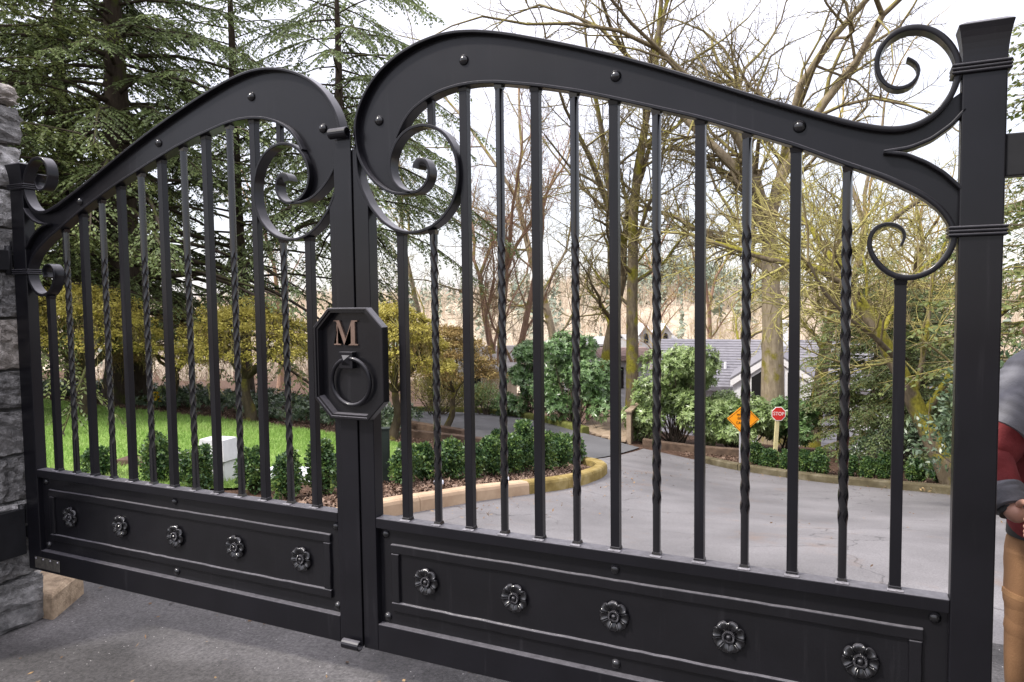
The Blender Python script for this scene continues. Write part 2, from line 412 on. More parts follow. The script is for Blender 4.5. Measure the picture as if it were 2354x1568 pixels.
def asphalt(name, lo, hi, speck=.0, tar=.0, scale=.6, stain=None, bump=.5, grain=150, con=.4):
    m, nt, b, o = mat_new(name)
    tc = N(nt, 'ShaderNodeTexCoord')
    n = N(nt, 'ShaderNodeTexNoise', Scale=scale, Detail=7, Roughness=.6)
    nt.links.new(tc.outputs['Object'], n.inputs['Vector'])
    r = ramp(nt, [(.32, lo), (.68, hi)])
    nt.links.new(n.outputs['Fac'], r.inputs[0])
    col = r.outputs[0]
    nf = N(nt, 'ShaderNodeTexNoise', Scale=grain, Detail=5, Roughness=.75)
    nt.links.new(tc.outputs['Object'], nf.inputs['Vector'])
    rf = ramp(nt, [(.28, 1 - con), (.74, 1 + con)])
    nt.links.new(nf.outputs['Fac'], rf.inputs[0])
    mx = N(nt, 'ShaderNodeMix'); mx.data_type = 'RGBA'; mx.blend_type = 'MULTIPLY'; mx.inputs[0].default_value = .8
    nt.links.new(col, mx.inputs[6]); nt.links.new(rf.outputs[0], mx.inputs[7]); col = mx.outputs[2]
    if speck:
        v = N(nt, 'ShaderNodeTexVoronoi', Scale=55.0)
        nt.links.new(tc.outputs['Object'], v.inputs['Vector'])
        sx = N(nt, 'ShaderNodeSeparateColor'); nt.links.new(v.outputs['Color'], sx.inputs[0])
        ls = N(nt, 'ShaderNodeMath', operation='LESS_THAN'); ls.inputs[1].default_value = .16
        nt.links.new(v.outputs['Distance'], ls.inputs[0])
        gt = N(nt, 'ShaderNodeMath', operation='GREATER_THAN'); gt.inputs[1].default_value = 1 - speck
        nt.links.new(sx.outputs[0], gt.inputs[0])
        ml = N(nt, 'ShaderNodeMath', operation='MULTIPLY'); nt.links.new(ls.outputs[0], ml.inputs[0]); nt.links.new(gt.outputs[0], ml.inputs[1])
        ms = N(nt, 'ShaderNodeMix'); ms.data_type = 'RGBA'
        nt.links.new(ml.outputs[0], ms.inputs[0]); nt.links.new(col, ms.inputs[6]); ms.inputs[7].default_value = (.42, .40, .39, 1); col = ms.outputs[2]
    if tar:
        wv = N(nt, 'ShaderNodeTexVoronoi', Scale=1.1); wv.feature = 'DISTANCE_TO_EDGE'
        nz = N(nt, 'ShaderNodeTexNoise', Scale=3.0, Detail=6)
        nt.links.new(tc.outputs['Object'], nz.inputs['Vector'])
        av = N(nt, 'ShaderNodeMix'); av.data_type = 'VECTOR'; av.inputs[0].default_value = .3
        nt.links.new(tc.outputs['Object'], av.inputs[4]); nt.links.new(nz.outputs['Color'], av.inputs[5])
        nt.links.new(av.outputs[1], wv.inputs['Vector'])
        cr = N(nt, 'ShaderNodeMapRange'); cr.inputs['From Min'].default_value = 0; cr.inputs['From Max'].default_value = .008
        cr.inputs['To Min'].default_value = tar; cr.inputs['To Max'].default_value = 0
        nt.links.new(wv.outputs[0], cr.inputs['Value'])
        nm = N(nt, 'ShaderNodeTexNoise', Scale=.8, Detail=2); nt.links.new(tc.outputs['Object'], nm.inputs['Vector'])
        nr = N(nt, 'ShaderNodeMapRange'); nr.inputs['From Min'].default_value = .44; nr.inputs['From Max'].default_value = .54
        nt.links.new(nm.outputs['Fac'], nr.inputs['Value'])
        mu = N(nt, 'ShaderNodeMath', operation='MULTIPLY'); nt.links.new(cr.outputs[0], mu.inputs[0]); nt.links.new(nr.outputs[0], mu.inputs[1])
        mt = N(nt, 'ShaderNodeMix'); mt.data_type = 'RGBA'
        nt.links.new(mu.outputs[0], mt.inputs[0]); nt.links.new(col, mt.inputs[6]); mt.inputs[7].default_value = (.03, .028, .028, 1); col = mt.outputs[2]
    if stain:
        n4 = N(nt, 'ShaderNodeTexNoise', Scale=1.3, Detail=6, Roughness=.7)
        mp = N(nt, 'ShaderNodeMapping'); mp.inputs['Location'].default_value = (4.1, 1.7, 0)
        nt.links.new(tc.outputs['Object'], mp.inputs[0]); nt.links.new(mp.outputs[0], n4.inputs['Vector'])
        r4 = N(nt, 'ShaderNodeMapRange'); r4.inputs['From Min'].default_value = .58; r4.inputs['From Max'].default_value = .75; r4.inputs['To Max'].default_value = .55
        nt.links.new(n4.outputs['Fac'], r4.inputs['Value'])
        m4 = N(nt, 'ShaderNodeMix'); m4.data_type = 'RGBA'
        nt.links.new(r4.outputs[0], m4.inputs[0]); nt.links.new(col, m4.inputs[6]); m4.inputs[7].default_value = (*stain, 1); col = m4.outputs[2]
    nt.links.new(col, b.inputs['Base Color'])
    b.inputs['Roughness'].default_value = .72; b.inputs['Specular IOR Level'].default_value = .35
    bp = N(nt, 'ShaderNodeBump', Strength=bump, Distance=.006)
    nt.links.new(nf.outputs['Fac'], bp.inputs['Height']); nt.links.new(bp.outputs[0], b.inputs['Normal'])
    return m

M['forecourt'] = asphalt('forecourt_asphalt', (.026, .0245, .0245), (.108, .102, .101), speck=.045, scale=1.1, bump=1.0, grain=58, con=.92)
M['drive'] = asphalt('driveway_asphalt', (.098, .0935, .0945), (.182, .174, .1755), scale=.75, tar=.8, stain=(.17, .105, .065), bump=.5, grain=90, con=.5)
M['lane'] = asphalt('side_lane_asphalt', (.060, .060, .062), (.135, .134, .138), scale=.5, bump=.4, grain=90, con=.4)
M['soil'] = noisy('mulch_soil', [(.25, (.035, .02, .014)), (.5, (.085, .052, .036)), (.75, (.16, .105, .078))], scale=9, detail=10, rough=.95, bump=1.0, bscale=30, bdist=.04, spec=.1)
M['lawn'] = noisy('lawn_turf', [(.3, (.13, .22, .045)), (.7, (.22, .31, .09))], scale=3, detail=8, rough=.9, bump=.6, bscale=60, bdist=.02, spec=.1)
M['kerb'] = noisy('kerb_concrete', [(.25, (.30, .20, .125)), (.6, (.44, .32, .21)), (.8, (.52, .40, .28))], scale=4, detail=9, rough=.85, bump=.4, bscale=60, bdist=.006)
M['kerb_dirty'] = noisy('kerb_dirty', [(.25, (.12, .085, .055)), (.5, (.30, .225, .15)), (.78, (.46, .36, .25))], scale=11, detail=11, rough=.9, bump=.8, bscale=40, bdist=.012)
M['kerb_moss'] = noisy('kerb_mossy', [(.25, (.12, .086, .03)), (.5, (.235, .175, .062)), (.75, (.36, .29, .14))], scale=5, detail=9, rough=.95, bump=.7, bscale=50, bdist=.012, spec=.1)
M['kerb_brown'] = noisy('kerb_brown_moss', [(.25, (.042, .034, .02)), (.5, (.095, .08, .048)), (.75, (.17, .15, .105))], scale=5, detail=9, rough=.95, bump=.7, bscale=50, bdist=.012, spec=.1)
M['kerb_green'] = noisy('kerb_greened', [(.25, (.06, .065, .015)), (.55, (.13, .14, .04)), (.8, (.22, .21, .10))], scale=5, detail=9, rough=.95, bump=.7, bscale=50, bdist=.012, spec=.1)
M['timber'] = noisy('edging_timber', [(.3, (.05, .032, .022)), (.7, (.14, .095, .065))], scale=6, rough=.9, bump=.5, bscale=30, stretch=(1, 1, 1))
M['deckwood'] = noisy('deck_wood', [(.3, (.20, .145, .095)), (.7, (.36, .28, .20))], scale=5, detail=8, rough=.8, bump=.3, bscale=30)
M['stone'] = noisy('granite_stone', [(.25, (.16, .157, .153)), (.5, (.42, .41, .40)), (.72, (.70, .69, .68))], scale=16, detail=14, rough=.9, bump=1.0, bscale=34, bdist=.05, spec=.25)
M['stone_brown'] = noisy('granite_stone_tan', [(.25, (.17, .15, .13)), (.5, (.38, .345, .31)), (.72, (.60, .56, .52))], scale=16, detail=14, rough=.9, bump=1.0, bscale=34, bdist=.05, spec=.25)
M['stone_dark'] = noisy('granite_stone_dark', [(.22, (.07, .07, .07)), (.5, (.20, .195, .19)), (.78, (.40, .39, .38))], scale=16, detail=14, rough=.9, bump=1.0, bscale=34, bdist=.05, spec=.25)
M['mortar'] = noisy('mortar', [(.3, (.055, .052, .05)), (.7, (.12, .115, .11))], scale=20, rough=.95)

# ------------------------------------------------------------------ the ground
def grid_ground():
    xs = np.concatenate([np.arange(-160, -30, 10), np.arange(-30, 30, .45), np.arange(30, 161, 10)])
    ys = np.concatenate([np.arange(-30, -6, 3), np.arange(-6, 30, .45), np.arange(30, 70, 4), np.arange(70, 141, 10)])
    X, Y = np.meshgrid(xs, ys)
    Z = terr_c(X, Y)
    wx, wy = to_w(X, Y)
    nx, ny = len(xs), len(ys)
    V = np.stack([wx, wy, Z - .012], -1).reshape(-1, 3)
    i = np.arange(nx * ny).reshape(ny, nx)
    F = np.stack([i[:-1, :-1], i[:-1, 1:], i[1:, 1:], i[1:, :-1]], -1).reshape(-1, 4)
    o = np_mesh('ground', V, F, M['soil'], None, True)
    tag(o, kind='structure')
grid_ground()

def drape(name, A, B, mat, lift, n=60, m=14):
    """A sheet draped on the ground between two edge lines given as world xy."""
    A = smooth_poly(A, n, 3); B = smooth_poly(B, n, 3)
    t = np.linspace(0, 1, m)[None, :, None]
    P = A[:, None, :2] * (1 - t) + B[:, None, :2] * t
    Z = terr(P[..., 0], P[..., 1]) + lift
    V = np.concatenate([P, Z[..., None]], -1).reshape(-1, 3)
    i = np.arange(n * m).reshape(n, m)
    F = np.stack([i[:-1, :-1], i[1:, :-1], i[1:, 1:], i[:-1, 1:]], -1).reshape(-1, 4)
    o = np_mesh(name, V, F, mat, None, True)
    bm = bmesh.new(); bm.from_mesh(o.data)
    up = sum(f.normal.z for f in bm.faces)
    if up < 0: bmesh.ops.reverse_faces(bm, faces=bm.faces)
    bm.to_mesh(o.data); bm.free()
    return tag(o, kind='structure')

def G2(L): return [gnd(*p)[:2] for p in L]

# island kerb line: from the left pillar round to the tip and back
kerb_px = [(640, 1262), (760, 1224), (880, 1194), (1000, 1172), (1100, 1153), (1215, 1138), (1290, 1128), (1345, 1116), (1385, 1100), (1398, 1088), (1385, 1078), (1350, 1070), (1300, 1062)]
kerb_line = [(-2.35, 1.55), (-1.9, 1.75)] + [tuple(p) for p in G2(kerb_px[1:])]
kerb_line = smooth_poly(kerb_line, 90, 4)
# right-hand edge of the drive
right_px = [(1480, 1032), (1545, 1046), (1620, 1062), (1700, 1080), (1780, 1092), (1880, 1106), (2000, 1118), (2100, 1127), (2190, 1136), (2330, 1150), (2520, 1180)]
right_line = np.array([tuple(p) for p in G2(right_px)])
far_px = [(905, 952), (1000, 947), (1090, 950), (1170, 957), (1250, 972), (1330, 994), (1400, 1012), (1470, 1030)]
far_line = np.array([tuple(p) for p in G2(far_px)])
near_px = [(880, 975), (960, 990), (1040, 1003), (1110, 1016), (1180, 1032), (1250, 1048), (1300, 1062)]
near_line = np.array([tuple(p) for p in G2(near_px)])

wv = lambda xc, yc: to_w(xc, yc)
tip = kerb_line[np.argmax([to_c(*p)[0] for p in kerb_line])]
# main drive: a sheet between the island kerb and the right-hand kerb
Lk = [p for p in kerb_line]
drive_left = [(-6, .28), (-2.5, .28)] + [tuple(p) for p in Lk[6:78:4]] + [tuple(p) for p in near_line[::-1][0:1]]
fan_r = [(7.0, .28), (6.6, 1.4)] + [tuple(p) for p in right_line[::-1]]
drape('driveway', [(-6.0, .28)] + drive_left[1:] , fan_r, M['drive'], .006, n=110, m=40)
drape('side_lane', near_line, far_line, M['lane'], .012, n=60, m=16)
drape('forecourt', [(-14, 1.42), (-2, 1.42), (9, 1.42)], [(-14, -14), (-2, -14), (9, -14)], M['forecourt'], .016, n=60, m=44)
# lawn
lawn_far = [(-17.3, 5.5), (-14.7, 6.4)] + G2([(107, 921), (300, 943), (450, 958), (600, 975), (770, 1000), (890, 1020), (985, 1032)])
lawn_near = [(-9.0, 2.2), (-7.2, 2.7)] + G2([(107, 1112), (300, 1125), (450, 1128), (600, 1122), (720, 1104), (860, 1082), (985, 1055)])
drape('lawn', lawn_near, lawn_far, M['lawn'], .016, n=80, m=24)

# grass blades standing in the lawn
def grass():
    rng = np.random.default_rng(3)
    A = smooth_poly(lawn_near, 200, 3); B = smooth_poly(lawn_far, 200, 3)
    n = 52000
    t = rng.random(n); u = rng.random(n) ** 1.15
    f = t * 198; i = f.astype(int); fr = (f - i)[:, None]
    a = A[i] * (1 - fr) + A[i + 1] * fr; b = B[i] * (1 - fr) + B[i + 1] * fr
    P = a * (1 - u[:, None]) + b * u[:, None] + rng.normal(0, .02, (n, 2))
    z = terr(P[:, 0], P[:, 1]) + .012
    h = rng.uniform(.035, .075, n); w = rng.uniform(.006, .011, n); an = rng.random(n) * 6.283
    lean = rng.normal(0, .025, (n, 2))
    base = np.concatenate([P, z[:, None]], 1)
    dx = np.stack([np.cos(an) * w, np.sin(an) * w, 0 * w], 1)
    top = base + np.concatenate([lean, h[:, None]], 1)
    V = np.stack([base - dx, base + dx, top], 1).reshape(-1, 3)
    F = np.arange(n * 3).reshape(-1, 3)
    m = leafy('grass_blades', [(.15, .26, .055), (.22, .36, .08), (.31, .44, .13), (.42, .46, .19)], trans=.4, rough=.6, spec=.2, clump=.55, jitter=.45)
    tag(np_mesh('grass', V, F, m), kind='stuff')
grass()

# bark chips in the beds
def chips():
    rng = np.random.default_rng(5)
    K = np.array(kerb_line)
    pts = []
    for _ in range(9000):
        i = rng.integers(4, 80)
        p = K[i]; q = np.array(to_c(*p)) + np.array([-rng.random() * .9 - .06, rng.random() * 1.2 + .08])
        pts.append(to_w(*q))
    for _ in range(5000):
        i = rng.integers(1, len(right_line) - 1)
        f = rng.random()
        p = right_line[i] * (1 - f) + right_line[i + 1] * f if i + 1 < len(right_line) else right_line[i]
        q = np.array(to_c(*p)) + np.array([rng.random() * .5, rng.random() * 1.5 + .12])
        pts.append(to_w(*q))
    LF = smooth_poly(lawn_far, 100, 3)
    for _ in range(6000):
        i = rng.integers(0, 99); q = np.array(to_c(*LF[i])) + np.array([rng.normal(0, .1), rng.random() ** 1.5 * 1.4 + .0])
        pts.append(to_w(*q))
    P = np.array(pts); n = len(P)
    c = np.concatenate([P, (terr(P[:, 0], P[:, 1]) + rng.uniform(.0, .014, n))[:, None]], 1)
    a = rng.random(n) * 6.283; l = rng.uniform(.008, .028, n); w = l * rng.uniform(.3, .8, n)
    u = np.stack([np.cos(a) * l, np.sin(a) * l, rng.normal(0, .5, n) * l], 1)
    v = np.stack([-np.sin(a) * w, np.cos(a) * w, rng.normal(0, .5, n) * w], 1)
    V = np.stack([c - u, c + v, c + u, c - v], 1).reshape(-1, 3)
    m = leafy('bark_chips', [(.05, .028, .02), (.13, .085, .06), (.26, .19, .145)], trans=.0, rough=.9, spec=.1, clump=2, jitter=.8)
    tag(np_mesh('bark_chips', V, np.arange(n * 4).reshape(-1, 4), m), kind='stuff')
chips()

# ------------------------------------------------------------------ kerbs
def kerb_piece(name, line, w, h, mat, parent, side=1):
    """One cast kerb length: a rounded profile swept along its line."""
    P = np.array(line); n = len(P)
    T = np.gradient(P, axis=0); T /= np.linalg.norm(T, axis=1)[:, None]
    Nn = np.stack([-T[:, 1], T[:, 0]], 1) * side
    prof = [(0, -.12), (0, h * .72), (w * .07, h * .9), (w * .2, h), (w * .85, h), (w, h * .88), (w, -.12)]
    rings = []
    for i in range(n):
        z = float(terr(*P[i]))
        rings.append([(P[i, 0] + Nn[i, 0] * o_, P[i, 1] + Nn[i, 1] * o_, z + hh) for o_, hh in prof])
    mb = MB().loft(rings)
    return mb.build(name, mat, parent, smooth=False, bevel=.006)

def kerb(name, line, cuts, w, h, mats, label, side=1):
    c = line[len(line) // 2]
    root = empty(name, (0, 0, 0), 0, label, 'kerb')
    root.location = (c[0], c[1], float(terr(c[0], c[1])))
    inv = Vector(root.location)
    for k, (a, b) in enumerate(zip(cuts[:-1], cuts[1:])):
        seg = smooth_poly(line[a:b + 1], max(6, (b - a) + 1), 0)
        d = (seg[1] - seg[0]); seg[0] += d / np.linalg.norm(d) * .004
        o = kerb_piece('kerb_stone', seg, w, h, mats[min(k, len(mats) - 1)], root, side)
        o.location = -inv
    return root

# where the beige casts end and the mossy ones begin
bi = int(np.argmin(np.linalg.norm(kerb_line - gnd(1222, 1137)[:2], axis=1)))
cuts = [0, 12, int(bi * .42) + 4, int(bi * .72) + 2, bi, min(bi + 9, 80), min(bi + 18, 88), 89]
cuts = sorted(set(cuts))
mats = [M['kerb'] if c < bi else M['kerb_moss'] for c in cuts[:-1]]
kerb('island_kerb', kerb_line, cuts, .15, .14, mats, 'beige concrete kerb turning mossy ochre round the tip of the planted island')
rl = smooth_poly(right_line[2:], 70, 2)
kerb('drive_kerb', rl, [0, 10, 20, 30, 40, 50, 60, 69], .15, .13, [M['kerb_brown']], 'low mossy brown kerb along the far right side of the drive', side=-1 if True else 1)
fl = smooth_poly(np.concatenate([far_line[:5], [tuple(gnd(1338, 997)[:2])]]), 60, 2)
kerb('lane_kerb', fl, [0, 10, 20, 30, 40, 50, 59], .18, .14, [M['kerb_green']], 'green mossy kerb behind the side lane under the rhododendrons', side=1)

def timber(name, a, b, w, h, label):
    """A squared edging log lying on the ground between two points."""
    a = np.array(a); b = np.array(b)
    rings = []
    d = (b - a)[:2]; L = np.linalg.norm(d); d /= L; nn = np.array([-d[1], d[0]])
    c = (a + b) / 2
    root = None
    for t in np.linspace(0, 1, 9):
        p = a[:2] * (1 - t) + b[:2] * t
        z = float(terr(*p))
        wob = math.sin(t * 23) * .006
        rings.append([(p[0] + nn[0] * s * w / 2, p[1] + nn[1] * s * w / 2 + wob, z + hh) for s, hh in ((-1, -.05), (1, -.05), (1, h), (-1, h))])
    o = MB().loft(rings).build(name, M['timber'], None, bevel=.012)
    return tag(o, label, 'edging timber', 'edging timbers')
timber('edging_timber', gnd(880, 976), gnd(1068, 1008), .16, .16, 'brown edging timber along the near side of the pale lane')
timber('edging_timber', gnd(896, 998), gnd(1130, 1025), .14, .12, 'lower brown edging timber between the lawn and the lane')
timber('edging_timber', gnd(1478, 1024), gnd(1718, 1049), .16, .14, 'dark edging timber at the foot of the shrubs beside the orange sign')
timber('edging_timber', gnd(2060, 1072), gnd(2240, 1094), .14, .14, 'edging timber behind the small boxwoods near the right gate post')

# ------------------------------------------------------------------ the gate
GZ = 0.04            # gate drawing height zero above the ground
S1 = [(0.305, 1.962), (0.262, 1.9595), (0.218, 1.966), (0.166, 1.991), (0.117, 2.031), (0.08, 2.078), (0.054, 2.131), (0.042, 2.179), (0.038, 2.22), (0.040, 2.262), (0.053, 2.309), (0.081, 2.362), (0.124, 2.418), (0.184, 2.468), (0.258, 2.508), (0.344, 2.538), (0.436, 2.554), (0.514, 2.555), (0.589, 2.546), (0.663, 2.531), (0.749, 2.508), (0.878, 2.467), (1.016, 2.42), (1.148, 2.371), (1.275, 2.320), (1.406, 2.264), (1.487, 2.228), (1.628, 2.166), (1.763, 2.109), (1.892, 2.057), (1.966, 2.034), (2.018, 2.023), (2.075, 2.029), (2.12, 2.055), (2.156, 2.097), (2.175, 2.146), (2.18, 2.186), (2.171, 2.222), (2.15, 2.261), (2.116, 2.297), (2.074, 2.317), (2.027, 2.317), (1.99, 2.297), (1.966, 2.261), (1.961, 2.222), (1.973, 2.178), (1.995, 2.149), (2.026, 2.139), (2.058, 2.146), (2.079, 2.172), (2.082, 2.2), (2.069, 2.221), (2.045, 2.23)]
S2 = [(0.241, 2.184), (0.262, 2.222), (0.283, 2.252), (0.318, 2.286), (0.384, 2.321), (0.448, 2.342), (0.525, 2.353), (0.601, 2.354), (0.689, 2.345), (0.731, 2.336), (0.876, 2.306), (1.015, 2.269), (1.147, 2.227), (1.275, 2.184), (1.406, 2.140), (1.458, 2.121), (1.596, 2.066), (1.738, 2.008), (1.868, 1.945), (1.992, 1.888), (2.088, 1.831), (2.135, 1.79), (2.163, 1.749), (2.178, 1.71), (2.175, 1.68), (2.158, 1.64), (2.124, 1.604), (2.087, 1.585), (2.049, 1.581), (2.006, 1.596), (1.974, 1.63), (1.953, 1.669), (1.949, 1.702), (1.962, 1.734), (1.986, 1.749), (2.013, 1.75), (2.04, 1.738), (2.053, 1.716), (2.05, 1.695), (2.038, 1.681)]
S4 = [(0.042, 2.176), (0.041, 2.119), (0.046, 2.056), (0.069, 1.991), (0.106, 1.922), (0.162, 1.859), (0.222, 1.821), (0.281, 1.804), (0.34, 1.805), (0.398, 1.821), (0.448, 1.852), (0.491, 1.9), (0.516, 1.958), (0.523, 2.016), (0.518, 2.076), (0.499, 2.131), (0.465, 2.178), (0.42, 2.208), (0.367, 2.222), (0.313, 2.217), (0.269, 2.196), (0.235, 2.16), (0.213, 2.116), (0.206, 2.067), (0.218, 2.02), (0.249, 1.984), (0.292, 1.964), (0.332, 1.962), (0.365, 1.978), (0.388, 2.009), (0.395, 2.042), (0.385, 2.07), (0.368, 2.086), (0.35, 2.088), (0.334, 2.076), (0.332, 2.056)]
S3 = [(2.196, 2.064), (2.162, 2.024), (2.112, 1.988), (2.057, 1.968), (1.987, 1.962), (2.045, 1.950), (2.1, 1.921), (2.146, 1.886), (2.190, 1.838)]
HD = 0.030           # half the width of the flat strap, front to back

def ribbon(line, th, n, passes=4, taper=None):
    P = smooth_poly(line, n, passes)
    T = np.gradient(P, axis=0); T /= np.linalg.norm(T, axis=1)[:, None]
    Nn = np.stack([-T[:, 1], T[:, 0]], 1)
    rings = []
    for i in range(n):
        w = th / 2 * (taper(i / (n - 1)) if taper else 1)
        a = P[i] + Nn[i] * w; b = P[i] - Nn[i] * w
        c_ = .0022
        k = [(a[0] * (1 - f) + b[0] * f, a[1] * (1 - f) + b[1] * f) for f in (c_ / th, 1 - c_ / th)]
        rings.append([(k[0][0], -HD, k[0][1] + GZ), (k[1][0], -HD, k[1][1] + GZ), (b[0], -HD + c_, b[1] + GZ), (b[0], HD - c_, b[1] + GZ),
                      (k[1][0], HD, k[1][1] + GZ), (k[0][0], HD, k[0][1] + GZ), (a[0], HD - c_, a[1] + GZ), (a[0], -HD + c_, a[1] + GZ)])
    return MB().loft(rings), P

def s2_z(x):
    L = np.array(S2[:24]); return float(np.interp(x, L[:, 0], L[:, 1]))

def petal_mesh():
    mb = MB(); nu, nv = 6, 7
    vs = []
    for i in range(nu):
        u = i / (nu - 1)
        for j in range(nv):
            v = j / (nv - 1) * 2 - 1
            r = .020 + .037 * u * (1 - .10 * v * v * u)
            a = v * R(23.5) * (1 - .22 * (1 - u)) * (1 - .10 * max(0, u - .8) * 5)
            h = .005 + .010 * math.sin(u * 1.9) + .008 * v * v * (0.35 + u) - .010 * max(0, u - .75) ** 1 * 2 + .004 * math.cos(v * 6.0) * max(0, u - .6)
            vs.append((r * math.sin(a), -h, r * math.cos(a)))
    base = len(vs)
    for i in range(nu):
        for j in range(nv):
            x, y, z = vs[i * nv + j]; vs.append((x, min(y + .006, .002), z))
    fs = []
    for i in range(nu - 1):
        for j in range(nv - 1):
            a = i * nv + j
            fs.append((a, a + 1, a + nv + 1, a + nv))
    for j in range(nv - 1):
        a = (nu - 1) * nv + j; fs.append((a, a + 1, base + a + 1, base + a))
    for i in range(nu - 1):
        a = i * nv; fs.append((a, a + nv, base + a + nv, base + a))
        a = i * nv + nv - 1; fs.append((a, a + nv, base + a + nv, base + a))
    mb.add(vs, fs)
    me_o = mb.build('petal', M['gate_cast'], None, smooth=True)
    me = me_o.data; bpy.data.objects.remove(me_o)
    return me

def centre_mesh():
    """The rosette's middle: a milled ring of little ridges round a bead."""
    mb = MB(); n = 48
    prof = [(.0225, 0), (.0225, -.012), (.0195, -.017), (.0145, -.016), (.0125, -.010), (.0105, -.011), (.0085, -.016), (.005, -.0195), (.0005, -.0205)]
    rings = []
    for k, (r, y) in enumerate(prof):
        ring = []
        for j in range(n):
            a = 2 * math.pi * j / n
            yy = y - (.0028 if (j % 2 and k in (1, 2, 3)) else 0)
            ring.append((r * math.sin(a), yy, r * math.cos(a)))
        rings.append(ring)
    mb.loft(rings)
    o = mb.build('flower_centre', M['gate_cast'], None, smooth=False)
    me = o.data; bpy.data.objects.remove(o)
    return me
PETAL, CENTRE = petal_mesh(), centre_mesh()
def rosette(parent, x, z, seed):
    o = MB()
    rings = [[(x + r * math.sin(a), y, z + r * math.cos(a)) for a in [2 * math.pi * k / 24 for k in range(24)]] for r, y in ((.040, .003), (.040, -.003))]
    ro = link('rosette', bpy.data.meshes.new('rosette'), None, parent)
    me = ro.data
    vs = [(r * math.sin(a), y, r * math.cos(a)) for r, y in ((.043, .004), (.043, -.005)) for a in [2 * math.pi * k / 24 for k in range(24)]]
    fs = [(k, (k + 1) % 24, 24 + (k + 1) % 24, 24 + k) for k in range(24)] + [tuple(range(24, 48))]
    me.from_pydata(vs, [], fs); me.materials.append(M['gate_cast'])
    ro.location = (x, 0, z)
    rot = seed * .37
    for k in range(8):
        p = link('petal', PETAL, None, ro); p.rotation_euler = (0, rot + k * math.pi / 4, 0); p.location = (0, -.0005 * (k % 2), 0)
    c = link('flower_centre', CENTRE, None, ro)
    c.location = (0, -.002, 0)
    return ro

def bar_mesh(x, z0, z1, w, twist, mirror):
    mb = MB()
    if twist:
        ta, tb = .80 + GZ, 1.77 + GZ
        zs = [z0] + list(np.linspace(ta, tb, 90)) + [z1]
    else:
        zs = [z0, z1]
    rings = []
    for z in zs:
        a = 0
        if twist:
            t = min(max((z - ta) / (tb - ta), 0), 1)
            a = -t * 3.8 * 2 * math.pi
        h = w / 2
        if twist:
            prof = []
            for k in range(16):
                q = 2 * math.pi * k / 16; c1, s1 = math.cos(q), math.sin(q)
                f = h * min(1 / max(abs(c1), abs(s1)), 1.215)
                prof.append((c1 * f, s1 * f))
        else: prof = ((-h, -h), (h, -h), (h, h), (-h, h))
        rings.append([(x + (cx * math.cos(a) - cy * math.sin(a)), .006 + (cx * math.sin(a) + cy * math.cos(a)), z) for cx, cy in prof])
    mb.loft(rings)
    # flared foot and head where the bar is welded in
    for zz, dz in ((z0, .012), (z1, -.018)):
        a, b = w / 2 + .003, w / 2 + .0008
        mb.loft([[(x + cx * a, .006 + cy * a, zz) for cx, cy in ((-1, -1), (1, -1), (1, 1), (-1, 1))], [(x + cx * b, .006 + cy * b, zz + dz) for cx, cy in ((-1, -1), (1, -1), (1, 1), (-1, 1))]])
    return mb

